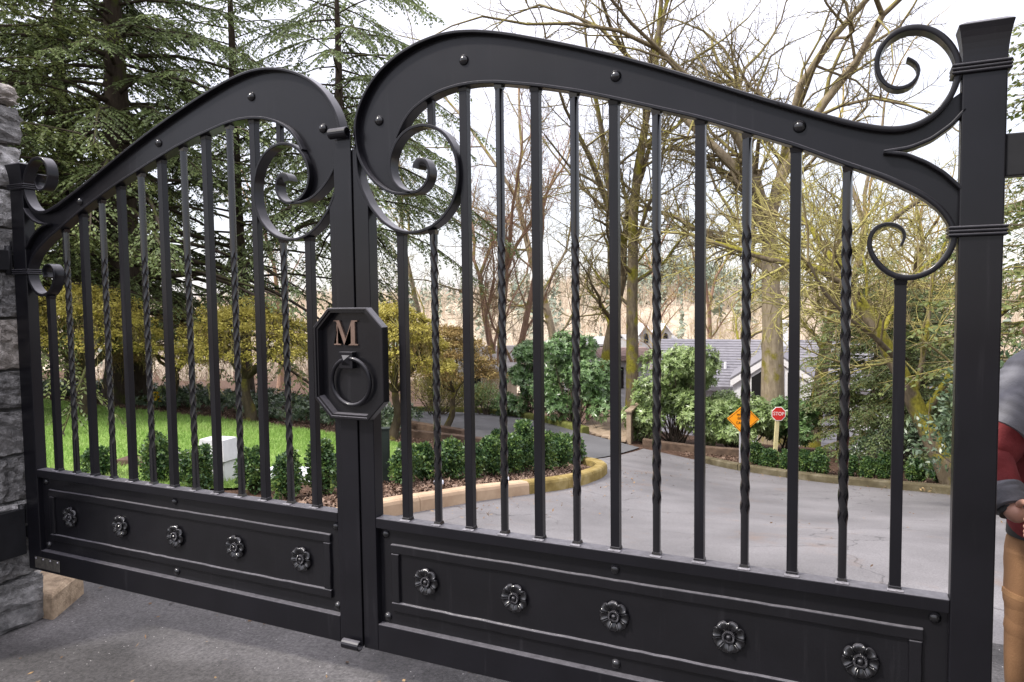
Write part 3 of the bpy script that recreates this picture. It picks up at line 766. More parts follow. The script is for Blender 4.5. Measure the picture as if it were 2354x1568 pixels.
def gate_leaf(right):
    mir = not right
    s = 1 if right else -1
    lab = ('right leaf of the black iron gate with scrolled arch, nearest the man' if right else
           'left leaf of the black iron gate carrying the octagonal plate with the letter')
    root = empty('gate_leaf', (s * 2.24, 0, 0), 0, lab, 'gate', 'leaves of the driveway gate')
    off = Vector((-s * 2.24, 0, 0))
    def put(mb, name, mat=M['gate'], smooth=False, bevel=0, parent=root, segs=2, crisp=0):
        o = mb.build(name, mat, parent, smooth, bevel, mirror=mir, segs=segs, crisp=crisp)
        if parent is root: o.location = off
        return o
    # hinge post
    mb = MB().box(2.185, 2.295, -.030, .030, .085, 2.215)
    put(mb, 'hinge_post', bevel=.004)
    mb = MB(); rings = []
    for t in np.linspace(0, 1, 8):
        g = .014 * t ** 2.2; z = 2.215 + .122 * t
        rings.append([(2.186 - g, -.031 - g, z), (2.294 + g, -.031 - g, z), (2.294 + g, .031 + g, z), (2.186 - g, .031 + g, z)])
    rings.append([(2.19, -.034, 2.345), (2.29, -.034, 2.345), (2.29, .034, 2.345), (2.19, .034, 2.345)])
    put(MB().loft(rings), 'post_cap', bevel=.002)
    for z in (2.176 + GZ, 1.714 + GZ):
        mb = MB()
        for k in (-1, 0, 1):
            zz = z + k * .0105
            prof = [(.0, -.0052), (.004, -.003), (.0052, 0), (.004, .003), (0, .0052)]
            rings = []
            for e, dz in prof:
                x0, x1, y = 2.163 - e, 2.300 + e, .036 + e
                rings.append([(x0, -y, zz + dz), (x1, -y, zz + dz), (x1, y, zz + dz), (x0, y, zz + dz)])
            mb.loft(rings)
        put(mb, 'collar', bevel=.0012)
    # meeting stile and rails
    xl = .026 if right else -.018
    prof = [(xl, .045), (.100, .045), (.100, 1.925), (.082, 1.955), (.063, 1.995), (.050, 2.03), (.040, 2.09), (.036, 2.16), (xl, 2.16)]
    put(MB().loft([[(x, y, z + GZ) for x, z in prof] for y in (-.030, .030)]), 'meeting_stile', bevel=.003)
    put(MB().box(.1005, 2.1845, -.030, .030, .577 + GZ, .620 + GZ), 'middle_rail', bevel=.003)
    put(MB().box(.1005, 2.1845, -.030, .030, .085, .162 + GZ), 'bottom_rail', bevel=.003)
    # sheet panel with raised picture frame
    put(MB().box(.1005, 2.1845, .0005, .012, .1625 + GZ, .5765 + GZ), 'panel', M['gate_panel'])
    fr = [('x', .160, 2.119, .470, .512), ('x', .160, 2.119, .222, .262), ('z', .160, .200, .2625, .4695), ('z', 2.079, 2.119, .2625, .4695)]
    for kind, x0, x1, z0, z1 in fr:
        mb = MB(); rng = random.Random(int(x0 * 99 + z0 * 77)); n = 40 if kind == 'x' else 8
        rings = []
        for i in range(n + 1):
            t = i / n; j = [rng.uniform(-.0012, .0012) for _ in range(2)]
            if kind == 'x':
                x = x0 + (x1 - x0) * t
                rings.append([(x, .0, z0 + j[0] + GZ), (x, -.013, z0 + .003 + j[0] + GZ), (x, -.013, z1 - .003 + j[1] + GZ), (x, .0, z1 + j[1] + GZ)])
            else:
                z = z0 + (z1 - z0) * t
                rings.append([(x0 + j[0], .0, z + GZ), (x0 + .003 + j[0], -.0127, z + GZ), (x1 - .003 + j[1], -.0127, z + GZ), (x1 + j[1], .0, z + GZ)])
        put(MB().loft(rings), 'panel_moulding', M['gate_panel'], bevel=.0025)
    for k, x in enumerate((.330, .732, 1.135, 1.541, 1.946)):
        ro = rosette(root, s * x - s * 2.24, .373 + GZ, k + (0 if right else 7))
    for x, z in ((.131, .548), (1.137, .547), (2.149, .549), (.133, .190), (1.139, .192), (2.152, .190)):
        put(MB().dome((x, .0005, z + GZ), .0185), 'rivet', M['gate_cast'], True)
    # arch: web plate, straps, scrolls
    P1 = smooth_poly(S1, 150, 3); 
    i1 = int(np.argmin(np.linalg.norm(P1 - np.array([2.156, 2.097]), axis=1)))
    P2 = smooth_poly(S2, 140, 2)
    i2 = int(np.argmin(np.linalg.norm(P2 - np.array([2.163, 1.749]), axis=1)))
    poly = [tuple(p) for p in P1[:i1 + 1]] + [(2.188, 2.12)] + [(2.19, 2.07)] + S3[1:8] + [(2.19, 1.845), (2.188, 1.715)] + [tuple(p) for p in P2[:i2 + 1][::-1]] + [(.213, 2.116), (.206, 2.067), (.218, 2.02), (.249, 1.984)]
    pl = [Vector(p) for p in poly]
    cv, _, cf, _, _, _ = delaunay_2d_cdt(pl, [], [list(range(len(pl)))], 1, 1e-5)
    bm = bmesh.new()
    vs = [bm.verts.new((v.x * s, .0, v.y + GZ)) for v in cv]
    for f in cf: bm.faces.new([vs[i] for i in f])
    ext = bmesh.ops.extrude_face_region(bm, geom=bm.faces[:])
    for v in [g for g in ext['geom'] if isinstance(g, bmesh.types.BMVert)]: v.co.y += .012
    bmesh.ops.recalc_face_normals(bm, faces=bm.faces)
    me = bpy.data.meshes.new('arch_plate'); bm.to_mesh(me); bm.free()
    o = link('arch_plate', me, M['gate'], root); o.location = off
    mb, _ = ribbon(S1, .012, 240, 5, lambda t: 1 + .4 * min(max((t - .6) / .12, 0), 1) - .85 * max(0, (t - .90) / .10))
    put(mb, 'top_strap', smooth=True, crisp=40)
    mb, _ = ribbon(S2, .012, 200, 4, lambda t: 1 + .35 * min(max((t - .62) / .1, 0), 1) - .8 * max(0, (t - .90) / .10))
    put(mb, 'lower_strap', smooth=True, crisp=40)
    mb, _ = ribbon(S4, .0125, 170, 3, lambda t: 1 if t < .95 else 1 + 1.6 * math.sin((t - .95) / .05 * math.pi * .55))
    put(mb, 'spiral_scroll', smooth=True, crisp=40)
    up, _ = ribbon(S3[:5], .011, 24, 1); lo, _ = ribbon(S3[4:], .011, 24, 1)
    n0 = len(up.v); up.v += lo.v; up.f += [tuple(i + n0 for i in f) for f in lo.f]
    put(up, 'fishtail_strap', bevel=.002)
    for x, z in ((.144, 2.268), (.543, 2.452), (1.147, 2.308), (1.749, 2.068)):
        put(MB().dome((x, .0005, z + GZ), .0205, n=16, m=7), 'rivet', M['gate_cast'], True)
    # bars
    zb = .6205 + GZ
    for i in range(13):
        x = .2396 + .15 * i
        tw = i % 2 == 1
        w = .0265 if tw else .0325
        if i == 0: top = 1.812 + GZ
        elif i == 1: top = 1.812 + GZ
        elif i == 12: top = 1.580 + GZ
        else: top = s2_z(x) - .004 + GZ
        put(bar_mesh(x, zb, top, w, tw, mir), 'twisted_bar' if tw else 'square_bar', M['gate_bar'] if tw else M['gate'], bevel=0 if tw else .0015, smooth=tw, crisp=38 if tw else 0)
        if i == 1:
            put(MB().box(x - .0125, x + .0125, -.006, .019, 2.220 + GZ, s2_z(x) - .004 + GZ), 'short_bar', bevel=.0015)
        wx = x + (.011 if right else -.0)
        put(MB().box(x - w / 2 - .006, x + w / 2 + .008, -.0275 if i % 3 else -.0265, -.012, zb, zb + .0045), 'weld_glint', M['weld_glint'], bevel=.002)  # pale pad carries the painted glint at the bar foot
    return root

gl = gate_leaf(True)
gr = gate_leaf(False)
# overlapping strip with its rolled ends, on the left leaf
def astragal():
    off = Vector((2.24, 0, 0))
    path = []
    z0, z1 = .060 + GZ, 2.225 + GZ
    r = .019
    yf = -.0345
    for k in range(14):                                   # bottom roll, forwards and up
        a = math.pi * 1.55 * (1 - k / 13)
        path.append((yf - r + r * math.cos(a), z0 + .0 - r * math.sin(a)))
    path += [(yf, z0 + (z1 - z0) * t) for t in np.linspace(.01, .99, 12)]
    for k in range(14):
        a = math.pi * 1.55 * k / 13
        path.append((yf - r + r * math.cos(a), z1 + r * math.sin(a)))
    rings = []
    P = np.array(path); T = np.gradient(P, axis=0); T /= np.linalg.norm(T, axis=1)[:, None]
    for p, t in zip(P, T):
        n = np.array([-t[1], t[0]]) * .003
        rings.append([(-.066, p[0] + n[0], p[1] + n[1]), (.023, p[0] + n[0], p[1] + n[1]), (.023, p[0] - n[0], p[1] - n[1]), (-.066, p[0] - n[0], p[1] - n[1])])
    o = MB().loft(rings).build('cover_strip', M['gate'], gr); o.location = off
    b = o.modifiers.new('bevel', 'BEVEL'); b.width = .0015; b.limit_method = 'ANGLE'; b.angle_limit = R(50)
astragal()

def octagon(x0, x1, z0, z1, c):
    return [(x0 + c, z0), (x1 - c, z0), (x1, z0 + c), (x1, z1 - c), (x1 - c, z1), (x0 + c, z1), (x0, z1 - c), (x0, z0 + c)]

def lock_plate():
    off = Vector((2.24, 0, 0))
    x0, x1, z0, z1 = -.165, .190, 1.040 + GZ, 1.506 + GZ
    yb, yf = -.0380, -.078
    O = octagon(x0, x1, z0, z1, .080)
    def inset(d): return octagon(x0 + d, x1 - d, z0 + d, z1 - d, .080 - d * .42)
    rings = [[(x, yb, z) for x, z in O], [(x, yf + .003, z) for x, z in O], [(x, yf, z) for x, z in inset(.003)], [(x, yf, z) for x, z in inset(.011)],
             [(x, yf + .006, z) for x, z in inset(.0125)], [(x, yf + .006, z) for x, z in inset(.020)], [(x, yb - .003, z) for x, z in inset(.0225)]]
    mb = MB().loft(rings)
    plate = mb.build('lock_plate', M['gate_panel'], gr); plate.location = off
    # the letter
    yl0, yl1 = yb - .003, yb - .012
    cx, cz, w, h = -.016, 1.349 + GZ, .122, .104
    def quad(P): 
        m.loft([[(cx + x * w, yl0, cz + z * h) for x, z in P], [(cx + x * w, yl1, cz + z * h) for x, z in P]])
    m = MB()
    outline = [(-.50, 0), (-.50, .045), (-.415, .055), (-.40, .09), (-.375, .90), (-.40, .945), (-.50, .955), (-.50, 1), (-.26, 1), (.0, .235), (.26, 1), (.50, 1), (.50, .955), (.415, .945), (.395, .91), (.395, .09), (.415, .055), (.50, .045), (.50, 0), (.10, 0), (.10, .045), (.205, .055), (.225, .09), (.225, .80), (-.045, .0), (-.065, .0), (-.325, .80), (-.335, .09), (-.31, .055), (-.215, .045), (-.215, 0)]
    bm = bmesh.new()
    f = bm.faces.new([bm.verts.new((cx + x * w, yl1, cz + z * h)) for x, z in outline])
    bmesh.ops.triangulate(bm, faces=[f], ngon_method='EAR_CLIP')
    e = bmesh.ops.extrude_face_region(bm, geom=bm.faces[:])
    for v in [g for g in e['geom'] if isinstance(g, bmesh.types.BMVert)]: v.co.y = yl0
    bmesh.ops.recalc_face_normals(bm, faces=bm.faces)
    me = bpy.data.meshes.new('letter'); bm.to_mesh(me); bm.free()
    link('letter', me, M['copper'], plate)
    # ring and its square boss
    rc = (.013, yb - .022, 1.196 + GZ); rr = .098
    pts = [(rc[0] + rr * math.sin(a), rc[1] - .004 * math.cos(a), rc[2] + rr * math.cos(a)) for a in [2 * math.pi * k / 56 for k in range(57)]]
    MB().tube(pts, .0088, 12).build('knocker_ring', M['gate'], plate, smooth=True)
    bx, bz, b = -.005, 1.287 + GZ, .0345
    mb = MB().box(bx - b, bx + b, yb - .030, yb - .003, bz - b, bz + b)
    q = .021
    mb.add([(bx - q, yb - .0302, bz - q), (bx + q, yb - .0302, bz - q), (bx + q, yb - .0302, bz + q), (bx - q, yb - .0302, bz + q), (bx, yb - .046, bz)], [(0, 1, 4), (1, 2, 4), (2, 3, 4), (3, 0, 4)])
    mb.build('ring_boss', M['gate'], plate, bevel=.0015)
lock_plate()

# small bare-metal tag low on the left leaf, and scuffs of bare primer
def leaf_details():
    off = Vector((2.24, 0, 0))
    t = MB().box(-2.235, -2.02, -.0335, -.0302, .10, .165).build('tag_plate', M['tag_metal'], gr, bevel=.002); t.location = off
    for k in range(4):
        MB().dome((-2.222 + k * .063, -.0335, .155), .006, n=8, m=3).build('tag_screw', M['weld_glint'], t, True)
leaf_details()

# hinges
def hinge(name, label, boxes, pin=None):
    root = empty(name, (0, 0, 0), 0, label, 'hinge', 'gate hinges')
    b0 = boxes[0]; root.location = ((b0[0] + b0[1]) / 2, (b0[2] + b0[3]) / 2, b0[4])
    for nm, b in zip(('hinge_arm', 'hinge_plate', 'hinge_block'), boxes):
        o = MB().box(*b).build(nm, M['bracket'], root, bevel=.004); o.location = -Vector(root.location)
    if pin:
        o = MB().tube([(pin[0], pin[1], pin[2]), (pin[0], pin[1], pin[3])], .016, 12).build('hinge_pin', M['bracket'], root, True); o.location = -Vector(root.location)
    return root
hinge('hinge', 'black hinge arm at the top of the right gate post', [(2.2955, 2.62, -.02, .03, 1.865 + GZ, 1.985 + GZ), (2.345, 2.62, -.045, -.0205, 1.735 + GZ, 1.855 + GZ)])
hinge('hinge', 'black clevis hinge on the upper stone of the left pillar', [(-2.345, -2.2955, -.025, .025, 1.745 + GZ, 1.81 + GZ), (-2.36, -2.300, -.24, -.030, 1.725 + GZ, 1.835 + GZ), (-2.325, -2.2957, -.029, .029, 1.82 + GZ, 1.885 + GZ)], pin=(-2.315, -.045, 1.70 + GZ, 1.86 + GZ))
hinge('hinge', 'black hinge block low on the left pillar beside the bare metal tag', [(-2.345, -2.2955, -.025, .025, .26, .32), (-2.37, -2.298, -.34, -.035, .17, .43), (-2.33, -2.2957, -.028, .028, .34, .45)], pin=(-2.315, -.045, .20, .45))

# ------------------------------------------------------------------ stone pillar
def stone_block(name, x0, x1, y0, y1, z0, z1, mat, parent, seed, dense=True):
    """A rock-faced block: pitched edges and a rough bulging face on every exposed side."""
    rng = np.random.default_rng(seed)
    bm = bmesh.new()
    bmesh.ops.create_cube(bm, size=1.0)
    cuts = 9 if dense == 2 else (5 if dense else 2)
    bmesh.ops.subdivide_edges(bm, edges=bm.edges[:], cuts=cuts, use_grid_fill=True)
    sx, sy, sz = x1 - x0, y1 - y0, z1 - z0
    ph = rng.random(9) * 6.28
    for v in bm.verts:
        c = v.co.copy()
        e = [abs(abs(a) - .5) < 1e-4 for a in c]
        k = sum(e)
        fx = np.array([c.x, c.y, c.z])
        bulge = (1 - (2 * fx[0]) ** 2 * .9) if not e[0] else 1
        bulge *= (1 - (2 * fx[1]) ** 2 * .9) if not e[1] else 1
        bulge *= (1 - (2 * fx[2]) ** 2 * .9) if not e[2] else 1
        rough = math.sin(fx[0] * 9 + ph[0]) * math.sin(fx[1] * 11 + ph[1]) * .5 + math.sin(fx[2] * 13 + ph[2] + fx[1] * 7) * .6 + .5 * math.sin(fx[1] * 23 + ph[3]) * math.sin(fx[2] * 19 + ph[4]) + rng.normal(0, .55)
        push = (.007 * bulge + .0125 * rough) if k == 1 else (-.004 + rng.uniform(-.006, .004))
        n = np.array([math.copysign(1, c[i]) if e[i] else 0 for i in range(3)])
        v.co = Vector(((x0 + x1) / 2 + c.x * sx + n[0] * push, (y0 + y1) / 2 + c.y * sy + n[1] * push, (z0 + z1) / 2 + c.z * sz + n[2] * min(push, .002)))
    me = bpy.data.meshes.new(name); bm.to_mesh(me); bm.free()
    o = link(name, me, mat, parent, False)
    return o

def pillar(X0, X1, Y0, Y1, H, label, seed, dense):
    root = empty('stone_pillar', ((X0 + X1) / 2, (Y0 + Y1) / 2, 0), 0, label, 'pillar')
    off = -Vector(root.location)
    o = MB().box(X0 + .05, X1 - .05, Y0 + .05, Y1 - .05, -.55, H - .03).build('mortar_core', M['mortar'], root); o.location = off
    rng = random.Random(seed)
    z = -.48; c = 0
    D = .17
    while z < H - .05:
        h = rng.choice([.20, .24, .29, .22, .26])
        if z + h > H - .08: h = H - z
        for side in range(4):
            L = (Y1 - Y0) if side in (0, 2) else (X1 - X0) - 2 * D
            a = 0
            nst = rng.choice([2, 3, 2])
            cutsl = sorted([rng.uniform(.25, .75) for _ in range(nst - 1)]) if nst > 1 else []
            if nst == 3: cutsl = [rng.uniform(.22, .38), rng.uniform(.62, .78)]
            ed = [0] + cutsl + [1]
            for q0, q1 in zip(ed[:-1], ed[1:]):
                g = .008
                m = rng.choices([M['stone'], M['stone_brown'], M['stone_dark']], [5, 2, 2])[0]
                if z < .2 and rng.random() < .3: m = M['stone_dark']
                j = rng.uniform(-.012, .012)
                if side == 0: b = (X1 - D, X1 + j, Y0 + q0 * L + g, Y0 + q1 * L - g)
                elif side == 2: b = (X0 - j, X0 + D, Y0 + q0 * L + g, Y0 + q1 * L - g)
                elif side == 1: b = (X0 + D + q0 * L + g, X0 + D + q1 * L - g, Y0 - j, Y0 + D)
                else: b = (X0 + D + q0 * L + g, X0 + D + q1 * L - g, Y1 - D, Y1 + j)
                o = stone_block('stone', *b, z + g, z + h - g, m, root, rng.randrange(10 ** 6), 2 if (dense and side == 0) else (dense and side in (1, 3)))
                o.location = off
        z += h; c += 1
    return root
pillar(-3.25, -2.335, -.82, .075, 2.80, 'grey rock-faced granite pillar at the left hinge of the gate', 11, True)
pillar(2.46, 3.30, -.75, .22, 2.80, 'grey granite pillar just beyond the right gate post', 12, False)
def pillar_block():
    P = [(-2.25, .06), (-2.47, .40), (-2.80, .40), (-2.50, .06)]
    z = lambda p: float(terr(*p))
    o = MB().loft([[(x, y, z((x, y)) - .1) for x, y in P], [(x, y, z((x, y)) + .15) for x, y in P], [(x - .02, y + (.02 if k in (0, 3) else -.02), z((x, y)) + .17) for k, (x, y) in enumerate(P)]]).build('concrete_block', M['kerb_dirty'], None, bevel=.02)
    tag(o, 'tan concrete block under the left leaf at the foot of the left pillar', 'block')
pillar_block()

# ------------------------------------------------------------------ growing things
class Tubes:
    """Tapered branch tubes gathered by size and built in one go."""
    def __init__(s): s.b = {}
    def add(s, pts, rad, sides): s.b.setdefault((len(pts), sides), []).append((pts, rad))
    def arrays(s):
        Vs, Fs, o = [], [], 0
        for (n, k), L in s.b.items():
            P = np.array([p for p, _ in L], float); Rr = np.array([r for _, r in L], float); B = len(L)
            d = P[:, -1] - P[:, 0]; d /= np.linalg.norm(d, axis=1)[:, None] + 1e-9
            ref = np.where(np.abs(d[:, 2:3]) > .8, np.array([[1., 0, 0]]), np.array([[0, 0, 1.]]))
            u = np.cross(d, ref); u /= np.linalg.norm(u, axis=1)[:, None] + 1e-9
            w = np.cross(d, u)
            a = np.arange(k) * 2 * math.pi / k
            ring = np.cos(a)[None, :, None] * u[:, None] + np.sin(a)[None, :, None] * w[:, None]
            V = P[:, :, None, :] + Rr[:, :, None, None] * ring[:, None]
            i = np.arange(B * n * k).reshape(B, n, k); j = np.roll(i, -1, 2)
            F = np.stack([i[:, :-1], j[:, :-1], j[:, 1:], i[:, 1:]], -1).reshape(-1, 4) + o
            Vs.append(V.reshape(-1, 3)); Fs.append(F); o += B * n * k
        return (np.concatenate(Vs), np.concatenate(Fs)) if Vs else (np.zeros((0, 3)), np.zeros((0, 4), int))
    def build(s, name, mat, parent, smooth=True):
        V, F = s.arrays()
        return np_mesh(name, V, F, mat, parent, smooth)

def norm(v):
    l = math.sqrt(v[0] * v[0] + v[1] * v[1] + v[2] * v[2]) or 1
    return (v[0] / l, v[1] / l, v[2] / l)

def turn(rg, d, ang):
    """A direction tilted away from d by an angle, on a random side."""
    a = (1, 0, 0) if abs(d[2]) > .8 else (0, 0, 1)
    u = norm((d[1] * a[2] - d[2] * a[1], d[2] * a[0] - d[0] * a[2], d[0] * a[1] - d[1] * a[0]))
    w = (d[1] * u[2] - d[2] * u[1], d[2] * u[0] - d[0] * u[2], d[0] * u[1] - d[1] * u[0])
    t = rg.random() * 6.2832
    c, s = math.cos(t) * math.sin(ang), math.sin(t) * math.sin(ang)
    k = math.cos(ang)
    return norm((d[0] * k + u[0] * c + w[0] * s, d[1] * k + u[1] * c + w[1] * s, d[2] * k + u[2] * c + w[2] * s))

def limb(rg, p, d, L, n, wig, up):
    pts = [p]; s = L / (n - 1)
    for _ in range(n - 1):
        d = norm((d[0] + rg.gauss(0, wig), d[1] + rg.gauss(0, wig), d[2] + rg.gauss(0, wig) + up))
        p = (p[0] + d[0] * s, p[1] + d[1] * s, p[2] + d[2] * s)
        pts.append(p)
    return pts, d

def grow(rg, p, d, L, r, lev, S, wood, twigs):
    n = S['n'][lev]
    pts, de = limb(rg, p, d, L, n, S['wig'][lev], S['up'][lev])
    top = S.get('maxlev', 4)
    tip = .55 if lev == 0 else (.45 if lev < top else .35)
    rad = [r * (1 - (1 - tip) * i / (n - 1)) for i in range(n)]
    if lev == 0 and S.get('flare', True): rad[0] *= 1.35
    sides = (12, 7, 5, 4, 3)[lev]
    (wood if lev <= 1 else twigs).add(pts, rad, sides)
    if lev >= top: return
    k = S['kids'][lev]
    k = max(1, int(k * rg.uniform(.75, 1.25)))
    for c in range(k):
        t = S['start'][lev] + (1 - S['start'][lev]) * (c + rg.random()) / k
        f = t * (n - 1); i = min(int(f), n - 2); fr = f - i
        q = tuple(pts[i][a] * (1 - fr) + pts[i + 1][a] * fr for a in range(3))
        dd = norm(tuple(pts[i + 1][a] - pts[i][a] for a in range(3)))
        rr = r * (1 - (1 - tip) * t)
        nd = turn(rg, dd, R(rg.uniform(*S['ang'][lev])))
        if S.get('flat') and lev == 0: nd = norm((nd[0], nd[1], nd[2] * .6 + .15))
        grow(rg, q, nd, L * S['len'][lev] * rg.uniform(.6, 1.15) * (1 - .35 * t), max(rr * S['rat'][lev] * rg.uniform(.7, 1.1), S['rmin']), lev + 1, S, wood, twigs)
    if lev < top - 1:                                           # the leader goes on, usually as a fork
        for _ in range(S['fork'][lev]):
            nd = turn(rg, de, R(rg.uniform(*(S.get('fa', (8, 28)) if lev == 0 else (8, 28)))))
            grow(rg, pts[-1], nd, L * S['lead'][lev] * rg.uniform(.8, 1.1), rad[-1] * rg.uniform(.75, .95), lev + 1, S, wood, twigs)

BARE = dict(n=(8, 6, 5, 4, 3), wig=(.05, .16, .20, .22, .22), up=(.03, .06, .04, .03, .02), kids=(6, 7, 8, 6), start=(.42, .15, .12, .1),
            ang=((35, 65), (30, 65), (30, 70), (30, 70)), len=(.62, .62, .55, .55), rat=(.45, .5, .5, .55), rmin=.0065, fork=(2, 1, 1, 0), lead=(.75, .6, .5, .5))

def bare_tree(name, label, base, H, r, seed, barkm, twigm, spec=None, lean=(0, 0), group='bare trees beyond the gate', multi=1):
    S = dict(BARE); S.update(spec or {})
    rg = random.Random(seed)
    root = empty(name, tuple(base), 0, label, 'tree', group)
    wood, twigs = Tubes(), Tubes()
    for m in range(multi):
        a = rg.random() * 6.28
        sp = .16 if multi > 1 else 0
        d = norm((lean[0] + sp * math.cos(a) * (1.4), lean[1] + sp * math.sin(a) * 1.4, 1))
        p = (math.cos(a) * r * .8, math.sin(a) * r * .8, -.15) if multi > 1 else (0, 0, -.15)
        grow(rg, p, d, H, r, 0, S, wood, twigs)
    wood.build('trunk', barkm, root)
    twigs.build('crown', twigm, root)
    return root

def diamonds(C, D, S, L, W):
    """Leaf-shaped quads: centre-line start C, direction D, side S, length L, width W (arrays)."""
    L = L[:, None]; W = W[:, None]
    return np.stack([C, C + D * L * .45 + S * W * .5, C + D * L, C + D * L * .45 - S * W * .5], 1).reshape(-1, 3)

def unit(a): return a / (np.linalg.norm(a, axis=-1, keepdims=True) + 1e-9)

def conifer(name, label, base, H, r, z0, Lmax, seed, leafm, barkm, nbr=70, step=.15, leaf=(.13, .034), droop=.09, sparse=0.0, group='conifers around the garden', az=None, shape=.8, ldens=.075, bare=None):
    rng = np.random.default_rng(seed)
    root = empty(name, tuple(base), 0, label, 'tree', group)
    wood = Tubes(); br = Tubes()
    n = 14
    zz = np.linspace(-.2, H, n)
    pts = np.stack([np.cumsum(rng.normal(0, .03, n)) * .5, np.cumsum(rng.normal(0, .03, n)) * .5, zz], 1)
    rad = r * (1 - .92 * np.clip(zz / H, 0, 1)); rad[0] *= 1.3
    wood.add(pts.tolist(), rad.tolist(), 14)
    C, D, S, LL, WW = [], [], [], [], []
    for b in range(nbr):
        f = (b + rng.random()) / nbr
        z = z0 + (H * .97 - z0) * f
        a = b * 2.39996 + rng.normal(0, .35)
        if az is not None and rng.random() < az[2]: a = rng.uniform(az[0], az[1])
        L = Lmax * (1 - f) ** shape * rng.uniform(.7, 1.1) + .35
        o = np.array([math.cos(a), math.sin(a), 0.0]); side0 = np.array([-o[1], o[0], 0.0])
        rise = rng.uniform(.0, .22); dr = droop * rng.uniform(.7, 1.3)
        m = max(5, int(L / .5))
        ss = np.linspace(0, L, m)
        bend = rng.normal(0, .03)
        base_p = np.array([np.interp(z, zz, pts[:, 0]), np.interp(z, zz, pts[:, 1]), z])
        def pos(s): 
            s = np.asarray(s)[..., None]
            return base_p + o * s + side0 * (bend * s * s) + np.array([0, 0, 1.]) * (rise * s - dr * s * s * (1.0 if L > 1.5 else 1.6))
        rb = max(.012, r * .16 * (L / Lmax))
        P = pos(ss); P[1:] += rng.normal(0, .02, P[1:].shape)
        br.add(P.tolist(), (rb * (1 - .85 * ss / L)).tolist(), 4)
        if rng.random() < sparse: s_start = L * rng.uniform(.35, .75)
        else: s_start = L * (rng.uniform(.16, .40) if L > 2 else rng.uniform(.06, .2))
        if bare and z < bare[0] and math.cos(a - YAW) > bare[1]: s_start = L * rng.uniform(.55, .97)
        for s in np.arange(s_start, L, step * rng.uniform(.85, 1.2)):
            for sd in (-1, 1):
                if rng.random() < .12: continue
                q = pos(s); t = unit(pos(s + .05) - q)
                l = (.26 * (L - s) + .26) * rng.uniform(.6, 1.25) * (Lmax / 4.5) ** .35
                d = unit(t * rng.uniform(.45, .9) + side0 * sd * rng.uniform(.6, 1.0) + np.array([0, 0, rng.uniform(-.55, -.1)]))
                k = max(3, int(l / ldens)); u = np.linspace(.04, 1, k)
                drp = rng.uniform(.15, .5)
                Q = q + d * (u * l)[:, None] + np.array([0, 0, -1.]) * (drp * (u * l) ** 2)[:, None]
                br.add([Q[0].tolist(), Q[-1].tolist()], [rb * .18 + .003, .0025], 3)
                dn = unit(d + np.array([0, 0, -1.]) * (2 * drp * u * l)[:, None])
                lat = unit(np.cross(dn, np.array([0, 0, 1.])))
                for s2 in (-1, 1):
                    dd = unit(dn * .75 + lat * s2 * .62 + rng.normal(0, .16, Q.shape) + np.array([0, 0, -.14]))
                    C.append(Q); D.append(dd); S.append(unit(np.cross(dd, rng.normal(0, .45, Q.shape) + np.array([0, 0, 1.]))))
                    LL.append(leaf[0] * rng.uniform(.7, 1.25, k) * (1.1 - .45 * u)); WW.append(leaf[1] * rng.uniform(.8, 1.3, k))
    C, D, S = map(np.concatenate, (C, D, S)); LL = np.concatenate(LL); WW = np.concatenate(WW)
    wood.build('trunk', barkm, root)
    br.build('branches', barkm, root)
    V = diamonds(C, D, S, LL, WW)
    np_mesh('foliage', V, np.arange(len(V)).reshape(-1, 4), leafm, root)
    return root

def lumps(rng, w, d, h, n, lo=.25, rl=(.18, .32)):
    """Centres and radii of the rounded masses that make up a shrub."""
    out = []
    for _ in range(n):
        a = rng.random() * 6.283; q = math.sqrt(rng.random()) * .5
        z = h * rng.uniform(lo, .86)
        k = 1 - .55 * (z / h) ** 2
        out.append((math.cos(a) * w * q * k, math.sin(a) * d * q * k, z, min(w, d, h) * rng.uniform(*rl)))
    return out

def leaf_shell(rng, lump, n, leaf, thick=.35, droop=.0):
    c = np.array(lump[:3]); r = lump[3]
    v = unit(rng.normal(0, 1, (n, 3)) + np.array([0, 0, .25]))
    rad = r * (1 - thick * rng.random(n) ** 1.6)
    wob = 1 + .18 * np.sin(v[:, 0] * 7 + lump[0] * 9) * np.sin(v[:, 1] * 6 + lump[1] * 11) + .1 * np.sin(v[:, 2] * 9)
    P = c + v * (rad * wob)[:, None] * np.array([1.1, 1.1, .9])
    D = unit(v * .7 + rng.normal(0, .55, (n, 3)) + np.array([0, 0, -droop]))
    S = unit(np.cross(D, v + rng.normal(0, .4, (n, 3))))
    L = leaf[0] * rng.uniform(.65, 1.3, n); W = leaf[1] * rng.uniform(.7, 1.25, n)
    return P, D, S, L, W

